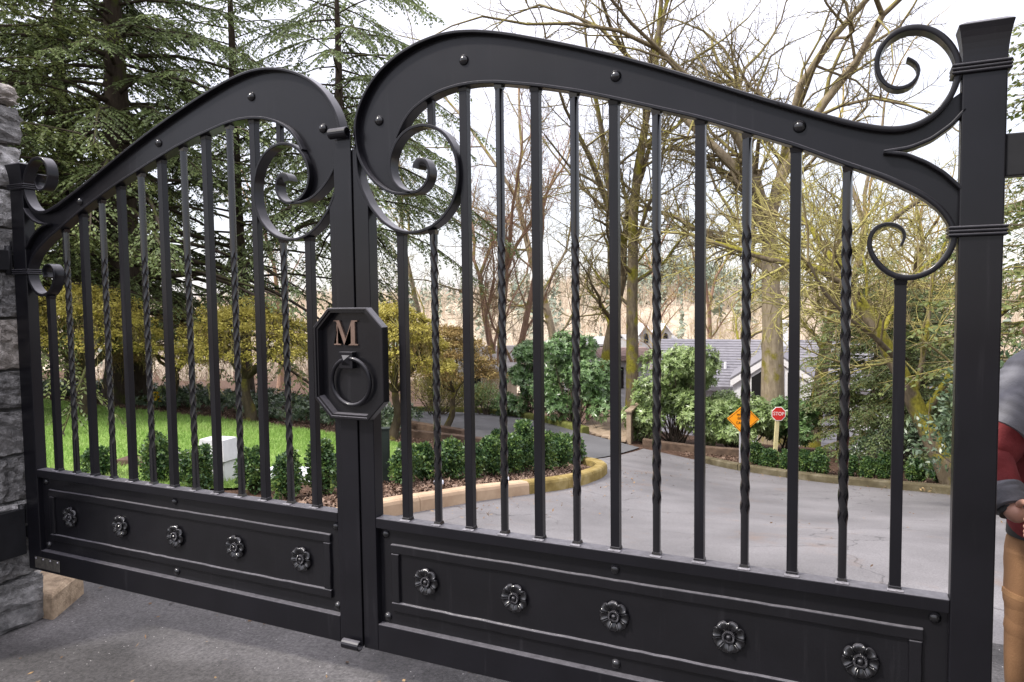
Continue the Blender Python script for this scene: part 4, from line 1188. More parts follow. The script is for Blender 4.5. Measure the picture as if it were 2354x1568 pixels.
def whorl_shell(rng, lump, n, leaf, per=7, droop=.25):
    """Rosettes of long leaves at the shoot tips, as rhododendrons and laurels carry them."""
    c = np.array(lump[:3]); r = lump[3]
    v = unit(rng.normal(0, 1, (n, 3)) + np.array([0, 0, .35]))
    rad = r * (1 - .4 * rng.random(n) ** 1.5)
    P = c + v * rad[:, None] * np.array([1.15, 1.15, .9])
    ax = unit(v + np.array([0, 0, .5]) + rng.normal(0, .3, (n, 3)))
    u = unit(np.cross(ax, rng.normal(0, 1, (n, 3)))); w = np.cross(ax, u)
    a = (np.arange(per) * 2 * math.pi / per)[None, :] + rng.random((n, 1)) * 6.28 + rng.normal(0, .15, (n, per))
    D = unit((np.cos(a)[..., None] * u[:, None] + np.sin(a)[..., None] * w[:, None]) + ax[:, None] * rng.uniform(.0, .7, (n, per, 1)) + np.array([0, 0, -droop]))
    S = unit(np.cross(D, ax[:, None] + rng.normal(0, .2, (n, per, 3))))
    Pp = np.repeat(P[:, None], per, 1)
    L = leaf[0] * rng.uniform(.7, 1.2, (n, per)); W = leaf[1] * rng.uniform(.8, 1.2, (n, per))
    f = lambda x: x.reshape(-1, 3)
    return f(Pp), f(D), f(S), L.ravel(), W.ravel()

def stems(rng, lmp, mat, parent, r=.02, n=None, foot_w=.18):
    T = Tubes()
    for l in (lmp if n is None else lmp[:n]):
        a = rng.random() * 6.28
        p0 = np.array([math.cos(a) * foot_w * rng.random(), math.sin(a) * foot_w * rng.random(), -.08])
        p3 = np.array(l[:3]); mid = p0 * .5 + p3 * .5 + rng.normal(0, .06, 3) + np.array([0, 0, -.05])
        t = np.linspace(0, 1, 6)[:, None]
        P = (1 - t) ** 2 * p0 + 2 * t * (1 - t) * mid + t * t * p3
        T.add(P.tolist(), (r * np.linspace(1, .35, 6)).tolist(), 5)
        for _ in range(4):
            q = P[rng.integers(2, 6)]; e = q + rng.normal(0, 1, 3) * l[3] * .7 + np.array([0, 0, l[3] * .3])
            T.add([q.tolist(), ((q + e) / 2 + rng.normal(0, .02, 3)).tolist(), e.tolist()], [r * .35, r * .25, r * .12], 3)
    T.build('stems', mat, parent)

def join(parts):
    return [np.concatenate(x) for x in zip(*parts)]

def shrub(name, label, base, w, d, h, seed, leafm, barkm, leaf, nl, per_lump, kind='leaf', cat='shrub', group=None, lo=.25, rl=(.18, .32), sr=.018, foot_w=.18, droop=.2):
    rng = np.random.default_rng(seed)
    root = empty(name, tuple(base), 0, label, cat, group)
    L = lumps(rng, w, d, h, nl, lo, rl)
    if kind == 'whorl': A = join([whorl_shell(rng, l, per_lump, leaf, droop=droop) for l in L])
    else: A = join([leaf_shell(rng, l, per_lump, leaf) for l in L])
    V = diamonds(*A)
    np_mesh('foliage', V, np.arange(len(V)).reshape(-1, 4), leafm, root)
    stems(rng, L, barkm, root, sr, foot_w=foot_w)
    return root

M['bark_dark'] = bark('bark_conifer', (.022, .016, .012), (.075, .058, .045), moss=(.06, .07, .018), amount=.1)
M['bark_grey'] = bark('bark_grey', (.16, .125, .085), (.36, .30, .21), moss=(.22, .19, .04), amount=.25)
M['bark_moss'] = bark('bark_mossy', (.07, .055, .035), (.21, .17, .115), moss=(.22, .20, .03), amount=.48)
M['bark_pink'] = bark('bark_pinkish', (.17, .10, .07), (.34, .22, .16), moss=(.20, .17, .05), amount=.25)
M['bark_maple'] = bark('bark_maple', (.032, .025, .017), (.10, .08, .05), moss=(.15, .135, .03), amount=.3)
M['twig_olive'] = bark('twigs_olive', (.13, .10, .05), (.30, .245, .13), moss=(.33, .30, .10), amount=.5, scale=2)
M['twig_brown'] = bark('twigs_brown', (.085, .065, .042), (.20, .16, .10), moss=(.24, .21, .07), amount=.28, scale=2)
M['twig_grey'] = bark('twigs_grey', (.10, .08, .065), (.22, .18, .14), moss=(.20, .17, .07), amount=.3, scale=2)
M['twig_pink'] = bark('twigs_pinkish', (.24, .13, .09), (.42, .27, .19), moss=(.30, .24, .10), amount=.3, scale=2)
M['twig_gold'] = bark('twigs_golden', (.26, .17, .06), (.46, .33, .14), moss=(.38, .32, .10), amount=.5, scale=2)
M['needles'] = leafy('conifer_needles', [(.060, .078, .034), (.120, .158, .060), (.195, .25, .098), (.29, .345, .14)], trans=.40, rough=.5, clump=.55, jitter=.45)
M['needles_pale'] = leafy('conifer_needles_pale', [(.05, .07, .018), (.10, .13, .035), (.17, .20, .065), (.24, .27, .10)], trans=.32, rough=.5, clump=.8, jitter=.45)
M['rhodo'] = leafy('rhododendron_leaves', [(.030, .065, .02), (.075, .145, .045), (.155, .255, .09), (.30, .40, .19)], trans=.18, rough=.33, spec=.6, clump=1.6, jitter=.5)
M['rhodo_pale'] = leafy('pale_rhododendron_leaves', [(.075, .115, .03), (.15, .22, .065), (.26, .34, .13), (.40, .47, .25)], trans=.2, rough=.36, spec=.55, clump=1.6, jitter=.5)
M['box'] = leafy('boxwood_leaves', [(.016, .042, .018), (.045, .095, .035), (.11, .18, .045), (.26, .33, .08)], trans=.25, rough=.4, spec=.35, clump=4.5, jitter=.55)
M['maple_top'] = leafy('maple_new_leaves', [(.15, .125, .025), (.28, .24, .05), (.42, .37, .085), (.56, .51, .16)], trans=.35, rough=.6, spec=.2, clump=2.2, jitter=.55)
M['maple_low'] = leafy('maple_hanging_twigs', [(.10, .06, .025), (.20, .135, .05), (.32, .23, .09), (.40, .34, .13)], trans=.3, rough=.7, spec=.15, clump=1.8, jitter=.6)
M['olive_leaf'] = leafy('olive_shrub_leaves', [(.08, .075, .015), (.16, .15, .03), (.27, .25, .07)], trans=.3, rough=.5, clump=2.5, jitter=.6)
M['cover'] = leafy('ground_cover_leaves', [(.018, .034, .018), (.042, .075, .034), (.09, .135, .065), (.22, .27, .16)], trans=.15, rough=.34, spec=.6, clump=1.4, jitter=.65)
M['stem'] = bark('shrub_stems', (.05, .038, .028), (.15, .12, .09))

# --- tall conifers behind the lawn
conifer('conifer', 'tall dark conifer with the thickest trunk, behind the lawn left of centre', foot(283, 15.5), 12.5, .44, 1.9, 4.8, 21, M['needles'], M['bark_dark'], nbr=135, step=.14, leaf=(.105, .042), ldens=.055, shape=.5, bare=(4.6, .35))
conifer('conifer', 'dark conifer with a narrower trunk close to the left stone pillar', foot(176, 17.0), 12.5, .27, 2.2, 4.4, 22, M['needles'], M['bark_dark'], nbr=125, step=.15, leaf=(.12, .046), ldens=.06, shape=.42)
conifer('conifer', 'conifer whose lower boughs are half bare, between the thick trunk and the gate centre', foot(560, 19.0), 13.5, .22, 1.6, 4.6, 23, M['needles'], M['bark_dark'], nbr=84, step=.17, leaf=(.13, .045), ldens=.065, shape=.5, bare=(6.2, -2))
conifer('conifer', 'pale green conifer at the far left beside the pillar top', foot(-70, 13.0), 11, .25, 1.5, 3.8, 24, M['needles_pale'], M['bark_dark'], nbr=90, step=.15, leaf=(.105, .04), ldens=.06, shape=.5)
conifer('conifer', 'conifer behind the meeting posts with drooping boughs over the scroll', foot(790, 19.0), 12.5, .24, 4.6, 4.6, 25, M['needles'], M['bark_dark'], nbr=84, step=.16, leaf=(.13, .046), ldens=.062, sparse=.2, shape=.4, droop=.13)

# --- young evergreens on the right
conifer('young_conifer', 'young hemlock behind the row of boxwoods, right of the last twisted bar', foot(2010, 14.8), 4.2, .06, .95, 1.5, 31, M['needles'], M['bark_grey'], nbr=70, step=.085, leaf=(.095, .032), droop=.14, ldens=.05)
conifer('young_conifer', 'dense young hemlock left of the leaning mossy trunk, behind the last square bar', foot(2085, 14.3), 3.8, .06, .4, 1.6, 32, M['needles'], M['bark_grey'], nbr=66, step=.085, leaf=(.095, .032), droop=.14, ldens=.05)
conifer('young_conifer', 'small yellowish hemlock just right of the stop sign', foot(1930, 15.6), 3.0, .04, .5, 1.0, 33, M['needles_pale'], M['bark_grey'], nbr=54, step=.085, leaf=(.09, .030), droop=.12, ldens=.05)
conifer('young_conifer', 'dark taller hemlock behind the leaning mossy trunk, beside the right hinge post', foot(2190, 15.5), 5.0, .07, .5, 1.9, 35, M['needles'], M['bark_dark'], nbr=64, step=.10, leaf=(.11, .036), droop=.14, ldens=.06)
conifer('young_conifer', 'dark hemlock with low boughs right behind the last two boxwoods', foot(2125, 12.9), 3.3, .05, .35, 1.15, 36, M['needles'], M['bark_dark'], nbr=60, step=.09, leaf=(.09, .032), droop=.14, ldens=.055)
conifer('conifer', 'evergreen past the right hinge post, seen above the hinge arm', foot(2475, 9.2), 8.0, .14, 1.5, 1.9, 34, M['needles_pale'], M['bark_grey'], nbr=110, step=.12, leaf=(.11, .042))

# --- bare trees
bare_tree('bare_tree', 'pinkish twiggy tree with several stems behind the yellow maple', foot(1150, 22), 4.6, .13, 41, M['bark_pink'], M['twig_pink'], dict(up=(.05, .10, .07, .04, .02), len=(.75, .6, .5, .5), ang=((15, 40), (20, 50), (30, 60), (30, 70)), kids=(5, 7, 6, 5), start=(.3, .2, .15, .1)), multi=3)
bare_tree('bare_tree', 'mossy tree forking into several limbs behind the tall rhododendron', foot(1378, 20), 4.3, .22, 42, M['bark_moss'], M['twig_brown'], dict(start=(.55, .2, .15, .1), fork=(3, 1, 1, 0), lead=(1.05, .7, .5, .5), up=(.02, .09, .06, .03, .02), kids=(5, 7, 8, 6)))
bare_tree('bare_tree', 'straight grey trunk with mossy stubs behind the wooden bridge', foot(1455, 19), 8.0, .185, 43, M['bark_moss'], M['twig_brown'], dict(start=(.38, .15, .12, .1), up=(.02, .07, .05, .03, .02), kids=(9, 9, 9, 6), len=(.42, .6, .5, .5)))
bare_tree('bare_tree', 'largest bare tree, its pale trunk in front of the house gable', foot(1782, 17.5), 5.4, .31, 44, M['bark_grey'], M['twig_brown'], dict(fa=(10, 30), start=(.62, .12, .12, .1), fork=(6, 2, 1, 0), lead=(.98, .7, .5, .5), kids=(5, 9, 9, 6), up=(.0, .03, .04, .03, .02), len=(.9, .62, .52, .48), wig=(.03, .2, .24, .25, .25)), lean=(.015, 0))
bare_tree('bare_tree', 'thickly mossed trunk just right of the big pale trunk', foot(1866, 19), 4.6, .20, 45, M['bark_moss'], M['twig_olive'], dict(start=(.5, .15, .12, .1), kids=(6, 8, 8, 6)), lean=(.12, 0))
bare_tree('bare_tree', 'mossy tree behind the roof ridge, left of the big pale trunk', foot(1725, 33), 8.0, .26, 46, M['bark_moss'], M['twig_olive'], dict(start=(.35, .15, .12, .1), kids=(7, 6, 6, 4)))
bare_tree('bare_tree', 'leaning mossy tree with tangled boughs close behind the right scrolls', foot(2215, 11.0), 3.6, .16, 47, M['bark_moss'], M['twig_olive'], dict(start=(.3, .12, .1, .1), kids=(8, 9, 9, 6), up=(-.01, .02, .02, .02, .01), len=(.95, .65, .55, .5), fork=(2, 2, 1, 0)), lean=(-.42, -.05))
bare_tree('bare_tree', 'yellow twigged bushy tree filling the space beside the right post', foot(2050, 21), 4.4, .17, 48, M['bark_moss'], M['twig_gold'], dict(start=(.25, .12, .1, .1), kids=(11, 10, 10, 6), len=(.75, .65, .52, .5)))
bare_tree('bare_tree', 'thin grey tree behind the spiral scroll of the right leaf', foot(985, 24), 5.5, .11, 49, M['bark_grey'], M['twig_olive'], dict(start=(.25, .15, .12, .1), kids=(7, 6, 6, 4), up=(.04, .06, .04, .03, .02)))
bare_tree('bare_tree', 'golden twigged low tree above the grey roof', foot(1620, 36), 6.0, .18, 50, M['bark_pink'], M['twig_gold'], dict(start=(.25, .15, .12, .1), kids=(7, 6, 6, 4), len=(.7, .65, .55, .5)))
bare_tree('bare_tree', 'tall slender grey tree above the highest point of the arch', foot(1290, 26), 8.5, .17, 51, M['bark_grey'], M['twig_grey'], dict(start=(.35, .15, .12, .1), kids=(9, 9, 9, 5), up=(.03, .06, .05, .03, .02)))
bare_tree('bare_tree', 'tall bare tree behind the house, left of the top right scroll', foot(1900, 40), 10, .3, 52, M['bark_grey'], M['twig_gold'], dict(start=(.3, .15, .12, .1), kids=(7, 6, 6, 4), len=(.6, .65, .55, .5)))
bare_tree('bare_tree', 'pinkish brown tree far off between the two mossy trunks', foot(1530, 44), 8, .2, 53, M['bark_pink'], M['twig_pink'], dict(start=(.25, .15, .12, .1), kids=(7, 6, 6, 4)))
bare_tree('bare_tree', 'twiggy bare tree seen between the left leaf bars behind the conifers', foot(640, 34), 6, .16, 54, M['bark_pink'], M['twig_pink'], dict(start=(.2, .15, .12, .1), kids=(7, 6, 6, 4)))
bare_tree('bare_tree', 'scraggly brown tree behind the drooping maple at the left end', foot(330, 19), 2.6, .10, 55, M['bark_pink'], M['twig_pink'], dict(start=(.2, .15, .12, .1), kids=(7, 7, 6, 5), len=(.8, .65, .55, .5)))

# --- weeping maples
def weeping_maple(label, base, w, d, h, seed, trunk_r, leader=(0, 0), topm='maple_top', n_pads=64, skirt=.45, hang=150):
    rng = np.random.default_rng(seed)
    root = empty('weeping_maple', tuple(base), 0, label, 'tree', 'weeping maples round the lawn')
    T = Tubes(); tw = Tubes()
    fork = np.array([leader[0], leader[1], h * .36])
    t = np.linspace(0, 1, 8)[:, None]
    P = np.array([0, 0, -.1]) * (1 - t) + fork * t + np.concatenate([np.sin(t * 5 + seed) * .05, np.cos(t * 4 + seed) * .05, 0 * t], 1) * np.sin(t * math.pi)
    T.add(P.tolist(), (trunk_r * np.linspace(1.25, .8, 8)).tolist(), 10)
    pads = []
    for i in range(n_pads):
        a = i * 2.39996 + rng.normal(0, .2); q = math.sqrt((i + .5) / n_pads)
        x, y = math.cos(a) * w / 2 * q, math.sin(a) * d / 2 * q
        z = h * (1 - skirt * q ** 2.4) * rng.uniform(.9, 1.03) - .05
        pads.append((x, y, z, w * rng.uniform(.075, .125)))
    limbs = []
    for k in range(7):
        a = k * 6.283 / 7 + rng.normal(0, .3)
        e = np.array([math.cos(a) * w * .33, math.sin(a) * d * .33, h * .86])
        tt = np.linspace(0, 1, 8)[:, None]
        mid = fork * .45 + e * .55 + np.array([math.cos(a) * .15, math.sin(a) * .15, -.12 + rng.normal(0, .08)])
        Q = (1 - tt) ** 2 * fork + 2 * tt * (1 - tt) * mid + tt ** 2 * e + rng.normal(0, .025, (8, 3)) * np.sin(tt * math.pi)
        T.add(Q.tolist(), (trunk_r * .62 * np.linspace(1, .25, 8)).tolist(), 6); limbs.append(Q)
    allp = np.concatenate([Q[3:] for Q in limbs])
    for p in pads:
        c = np.array(p[:3]); q = allp[np.argmin(np.linalg.norm(allp - c, axis=1))]
        m_ = (q + c) / 2 + np.array([0, 0, .06])
        T.add([q.tolist(), (m_ + rng.normal(0, .04, 3)).tolist(), c.tolist()], [trunk_r * .22, trunk_r * .15, trunk_r * .07], 4)
    A = []
    for p in pads:
        n = 290
        v = unit(rng.normal(0, 1, (n, 3)) * np.array([1, 1, .4]) + np.array([0, 0, .25]))
        C = np.array(p[:3]) + v * (p[3] * (1 - .5 * rng.random(n) ** 1.5))[:, None] * np.array([1.25, 1.25, .62])
        D = unit(v * np.array([1, 1, .3]) + rng.normal(0, .5, (n, 3)) + np.array([0, 0, -.25]))
        A.append((C, D, unit(np.cross(D, rng.normal(0, .6, (n, 3)) + np.array([0, 0, 1.]))), rng.uniform(.035, .07, n), rng.uniform(.018, .034, n)))
    V = diamonds(*join(A))
    np_mesh('canopy', V, np.arange(len(V)).reshape(-1, 4), M[topm], root)
    # the curtain of fine hanging shoots below the canopy
    A = []
    for i in range(hang):
        a = rng.random() * 6.283; q = rng.uniform(.45, 1.04)
        p = np.array([math.cos(a) * w / 2 * q, math.sin(a) * d / 2 * q, h * (1 - skirt * q ** 2.4) - .03])
        l = h * rng.uniform(.10, .36); o_ = np.array([math.cos(a), math.sin(a), 0]) * rng.uniform(-.02, .16)
        u = np.linspace(0, 1, 5)[:, None]
        Q = p + o_ * np.sqrt(u) + np.array([0, 0, -l]) * u ** 1.3 + rng.normal(0, .018, (5, 3))
        tw.add(Q.tolist(), [.006, .005, .004, .003, .002], 3)
        for _ in range(5):
            j = rng.integers(1, 4); e = Q[j] + rng.normal(0, .09, 3) + np.array([0, 0, -.12])
            tw.add([Q[j].tolist(), ((Q[j] + e) / 2 + rng.normal(0, .02, 3)).tolist(), e.tolist()], [.003, .0025, .0015], 3)
        n = 15
        f = rng.random(n) * 3.99; j = f.astype(int); fr = (f - j)[:, None]
        C = Q[j] * (1 - fr) + Q[j + 1] * fr + rng.normal(0, .05, (n, 3))
        D = unit(rng.normal(0, .8, (n, 3)) + np.array([0, 0, -.8]))
        A.append((C, D, unit(np.cross(D, rng.normal(0, 1, (n, 3)))), rng.uniform(.03, .06, n), rng.uniform(.010, .022, n)))
    V = diamonds(*join(A))
    np_mesh('hanging_leaves', V, np.arange(len(V)).reshape(-1, 4), M['maple_low'], root)
    T.build('trunk', M['bark_maple'], root)
    tw.build('hanging_twigs', M['twig_olive'], root)
    return root

def px_w(px, depth): return px * depth / FPX
b1 = gnd(910, 1008)
d1 = to_c(b1[0], b1[1])[1]
weeping_maple('golden weeping maple right of the octagonal plate, on the edge of the lane', gnd(905, 1010), px_w(255, d1), px_w(230, d1), px_w(302, d1), 61, .075, leader=(.05, 0))
b2 = gnd(1022, 985); d2 = to_c(b2[0], b2[1])[1]
weeping_maple('weeping maple with thin forked stems beyond the lane timbers', b2, px_w(230, d2), px_w(220, d2), px_w(235, d2), 62, .06, leader=(.2, .1), topm='maple_low', hang=110)
d3 = 13.5
b3 = foot(568, d3)
weeping_maple('broad golden weeping maple with a mossy trunk behind the middle of the lawn', b3, px_w(320, d3), px_w(280, d3), px_w(275, d3), 63, .10, leader=(-.1, .05), hang=130)
d4 = 13.0
weeping_maple('tall tangled weeping maple at the left end of the lawn', foot(190, d4), px_w(330, d4), px_w(270, d4), px_w(300, d4), 64, .10, leader=(.1, 0), hang=150)
weeping_maple('reddish weeping maple between the two golden ones on the left', foot(400, 15.5), px_w(210, 15.5), px_w(210, 15.5), px_w(215, 15.5), 65, .08, topm='maple_low', hang=110)

# --- rhododendrons and other broad-leaved shrubs
g = gnd(1300, 992)
dd = to_c(g[0], g[1])[1] + .9
shrub('rhododendron', 'tall glossy rhododendron on the lane kerb left of the wooden bridge', foot(1318, dd), px_w(165, dd), px_w(150, dd), px_w(232, dd), 71, M['rhodo'], M['stem'], (.105, .034), 30, 105, 'whorl', group='rhododendrons by the drive', rl=(.16, .26), lo=.2)
dd = to_c(*gnd(1205, 965)[:2])[1] + .8
shrub('rhododendron', 'looser leggy rhododendron behind the lane kerb, next to the weeping maple', foot(1212, dd), px_w(130, dd), px_w(110, dd), px_w(205, dd), 72, M['rhodo'], M['stem'], (.10, .032), 22, 90, 'whorl', group='rhododendrons by the drive', rl=(.15, .24), lo=.12)
dd = to_c(*gnd(1560, 1034)[:2])[1] + .9
shrub('rhododendron', 'large pale green rhododendron with bare stems right of the wooden bridge', foot(1553, dd), px_w(205, dd), px_w(180, dd), px_w(240, dd), 73, M['rhodo_pale'], M['stem'], (.10, .034), 32, 105, 'whorl', group='rhododendrons by the drive', rl=(.14, .21), lo=.24, sr=.020)
dd = to_c(*gnd(1700, 1050)[:2])[1] + 1.0
shrub('rhododendron', 'wide pale rhododendron behind the orange and red signs', foot(1700, dd), px_w(205, dd), px_w(170, dd), px_w(128, dd), 74, M['rhodo_pale'], M['stem'], (.095, .032), 28, 105, 'whorl', group='rhododendrons by the drive', rl=(.16, .25), lo=.3, sr=.022)
shrub('rhododendron', 'low shadowed rhododendron just right of the stop sign post', foot(1815, dd + .6), px_w(130, dd), px_w(120, dd), px_w(118, dd), 75, M['rhodo'], M['stem'], (.095, .034), 18, 85, 'whorl', group='rhododendrons by the drive', rl=(.16, .25), lo=.25)
shrub('olive_shrub', 'rounded olive shrub at the far edge of the lane behind the maple', foot(1000, 17.5), 2.0, 1.4, .95, 77, M['olive_leaf'], M['stem'], (.05, .02), 22, 330, 'leaf', group=None, rl=(.25, .36), lo=.3)
shrub('olive_shrub', 'smaller olive shrub beside the cream house corner', foot(1118, 18.5), 1.1, 1.0, .75, 78, M['rhodo_pale'], M['stem'], (.06, .024), 14, 260, 'leaf', group=None, rl=(.25, .36), lo=.3)
shrub('low_shrub', 'low green shrub right of the hinge post behind the man', foot(2390, 8.0), 2.4, 1.6, 1.75, 79, M['cover'], M['stem'], (.07, .034), 26, 340, 'leaf', rl=(.22, .34))
shrub('low_shrub', 'dark undergrowth below the leaning mossy tree', foot(2120, 12.8), 2.2, 1.2, .8, 80, M['cover'], M['stem'], (.06, .028), 20, 260, 'leaf', rl=(.22, .34), lo=.1)
shrub('fern', 'small pale fern under the bridge end of the rhododendron', gnd(1492, 1018), .7, .6, .45, 81, M['rhodo_pale'], M['stem'], (.10, .02), 8, 120, 'leaf', cat='fern', rl=(.25, .4), lo=.2)

# --- clipped boxwoods
def boxwood_mesh(seed, w, h, spiky):
    rng = np.random.default_rng(seed)
    A = []
    lm = []
    for k in range(16):
        z = h * (.14 + .74 * (k + .5) / 16); a = k * 2.4 + rng.random()
        prof = (.75 + .25 * math.sin(z / h * 3.0)) * (.62 if z / h > .75 else 1)
        q = w * .27 * prof * rng.uniform(.6, 1.1)
        lm.append((math.cos(a) * q, math.sin(a) * q, z, w * rng.uniform(.19, .28)))
    for k in range(spiky):
        a = rng.random() * 6.28; q = w * rng.uniform(.0, .35)
        lm.append((math.cos(a) * q, math.sin(a) * q, h * rng.uniform(.9, 1.06), w * .09))
    for l in lm: A.append(leaf_shell(rng, l, int(185 * min(1, l[3] / (w * .2))), (.040, .026), thick=.7))
    V = diamonds(*join(A))
    o = np_mesh('foliage', V, np.arange(len(V)).reshape(-1, 4), M['box'])
    T = Tubes()
    for l in lm[:12]:
        p = np.array(l[:3]); T.add([[rng.normal(0, .02), rng.normal(0, .02), -.06], (p * .5 + rng.normal(0, .02, 3)).tolist(), p.tolist()], [.009, .007, .004], 5)
    s_ = T.build('stems', M['stem'], None)
    a, b = o.data, s_.data
    bpy.data.objects.remove(o); bpy.data.objects.remove(s_)
    return a, b
BOXES = [boxwood_mesh(90 + i, 1.0, 1.0, (2, 5, 0, 8)[i % 4]) for i in range(6)]
# unit-size leaves would scale with the bush, so each size class gets its own mesh
def box_class(w, h, i):
    key = (round(w / .09), round(h / .09), i)
    if key not in box_class.c:
        box_class.c[key] = boxwood_mesh(100 + hash(key) % 997 if False else 100 + key[0] * 31 + key[1] * 17 + i, w, h, (2, 6, 1, 9)[i % 4])
    return box_class.c[key]
box_class.c = {}
def boxwood(px, py, wpx, hpx, i, label, group):
    b = gnd(px, py); dpt = to_c(b[0], b[1])[1]
    me, st = box_class(px_w(wpx, dpt), px_w(hpx, dpt), i)
    root = empty('boxwood', tuple(b), i * 1.3 + px * .01, label, 'shrub', group)
    link('foliage', me, None, root); link('stems', st, None, root)
    return root
lawn_boxes = [
    (222, 1098, 75, 62, 1, 'leftmost clipped boxwood, low and spreading at the lawn front'),
    (362, 1112, 92, 108, 3, 'biggest lawn boxwood, left of the pale utility box'),
    (452, 1124, 88, 88, 1, 'spiky topped boxwood directly in front of the pale utility box'),
    (582, 1130, 68, 92, 0, 'boxwood right beside the pale utility box'),
    (662, 1145, 70, 110, 2, 'upright boxwood between the utility box and the gate centre'),
    (742, 1134, 86, 112, 3, 'boxwood nearest the meeting posts on the left leaf side')]
for a in lawn_boxes: boxwood(*a, 'boxwoods along the lawn front')
isl = [
    (930, 1112, 68, 84, 0, 'boxwood at the left end of the island hedge, behind the first square bar'),
    (975, 1100, 62, 74, 1, 'second boxwood from the left end of the island hedge'),
    (1035, 1100, 74, 88, 2, 'third island boxwood from the meeting posts'),
    (1086, 1096, 66, 78, 0, 'fourth island boxwood from the meeting posts'),
    (1130, 1092, 66, 78, 3, 'fifth island boxwood from the meeting posts'),
    (1172, 1088, 66, 84, 1, 'island boxwood just before the tallest of the hedge'),
    (1208, 1084, 74, 108, 3, 'tallest boxwood of the island hedge'),
    (1248, 1080, 66, 88, 0, 'boxwood right of the tallest one in the island hedge'),
    (1285, 1074, 62, 70, 2, 'island boxwood next to the right end of the hedge'),
    (1318, 1068, 56, 62, 1, 'last boxwood of the island hedge, nearest the kerb tip')]
for a in isl: boxwood(*a, 'boxwoods of the island hedge')
bed = [
    (1738, 1068, 44, 42, 0, 'boxwood under the orange diamond sign'), (1772, 1074, 46, 40, 1, 'boxwood at the foot of the stop sign post, left side'),
    (1812, 1078, 46, 40, 2, 'boxwood just right of the stop sign post'), (1850, 1084, 42, 44, 3, 'second boxwood right of the stop sign post'),
    (1884, 1090, 42, 50, 0, 'boxwood left of the last twisted bar'), (1950, 1094, 42, 42, 1, 'boxwood right of the last twisted bar'),
    (1995, 1098, 42, 44, 2, 'boxwood in front of the young hemlock, second right of the last twisted bar'), (2034, 1101, 40, 46, 0, 'boxwood left of the last square bar'),
    (2104, 1106, 46, 46, 1, 'narrow footed boxwood right of the last square bar'), (2160, 1108, 48, 52, 3, 'boxwood nearest the right hinge post')]
for a in bed: boxwood(*a, 'boxwoods behind the drive kerb')
boxwood(1142, 1031, 30, 42, 2, 'little dark clipped boxwood standing alone at the lane edge', None)

# --- ground cover between the lawn bed and the trees
def ground_cover():
    rng = np.random.default_rng(8)
    LF = smooth_poly(lawn_far, 120, 3)
    A = []
    for i in range(2600):
        q = np.array(to_c(*LF[rng.integers(0, 112)])) + np.array([rng.normal(0, .1), .75 + rng.random() ** 1.3 * 4.2])
        x, y = to_w(*q)
        hgt = .12 + .22 * (.5 + .5 * math.sin(q[0] * 2.3) * math.cos(q[1] * 1.9 + q[0]))
        z = float(terr(x, y)) + hgt * rng.uniform(.3, 1.1)
        A.append(whorl_shell(rng, (x, y, z, .12), 2, (.085, .034), per=7, droop=.15))
    V = diamonds(*join(A))
    tag(np_mesh('ground_cover', V, np.arange(len(V)).reshape(-1, 4), M['cover']), kind='stuff')
ground_cover()

# --- yellow flowers at the bed edge
def flowers():
    rng = np.random.default_rng(4)
    b = gnd(362, 938)
    root = empty('flower_clump', tuple(b), 0, 'clump of yellow flowers in front of the dark ground cover', 'flowers')
    A = []; T = Tubes()
    for k in range(14):
        p = np.array([rng.normal(0, .06), rng.normal(0, .05), rng.uniform(.12, .32)])
        T.add([[p[0] * .4, p[1] * .4, -.02], p.tolist()], [.004, .003], 4)
        A.append(whorl_shell(rng, (p[0], p[1], p[2], .012), 2, (.042, .026), per=6, droop=0))
    V = diamonds(*join(A))
    np_mesh('petals', V, np.arange(len(V)).reshape(-1, 4), leafy('yellow_petals', [(.55, .36, .01), (.75, .52, .03)], trans=.3), root)
    T.build('stalks', M['rhodo'], root)
flowers()

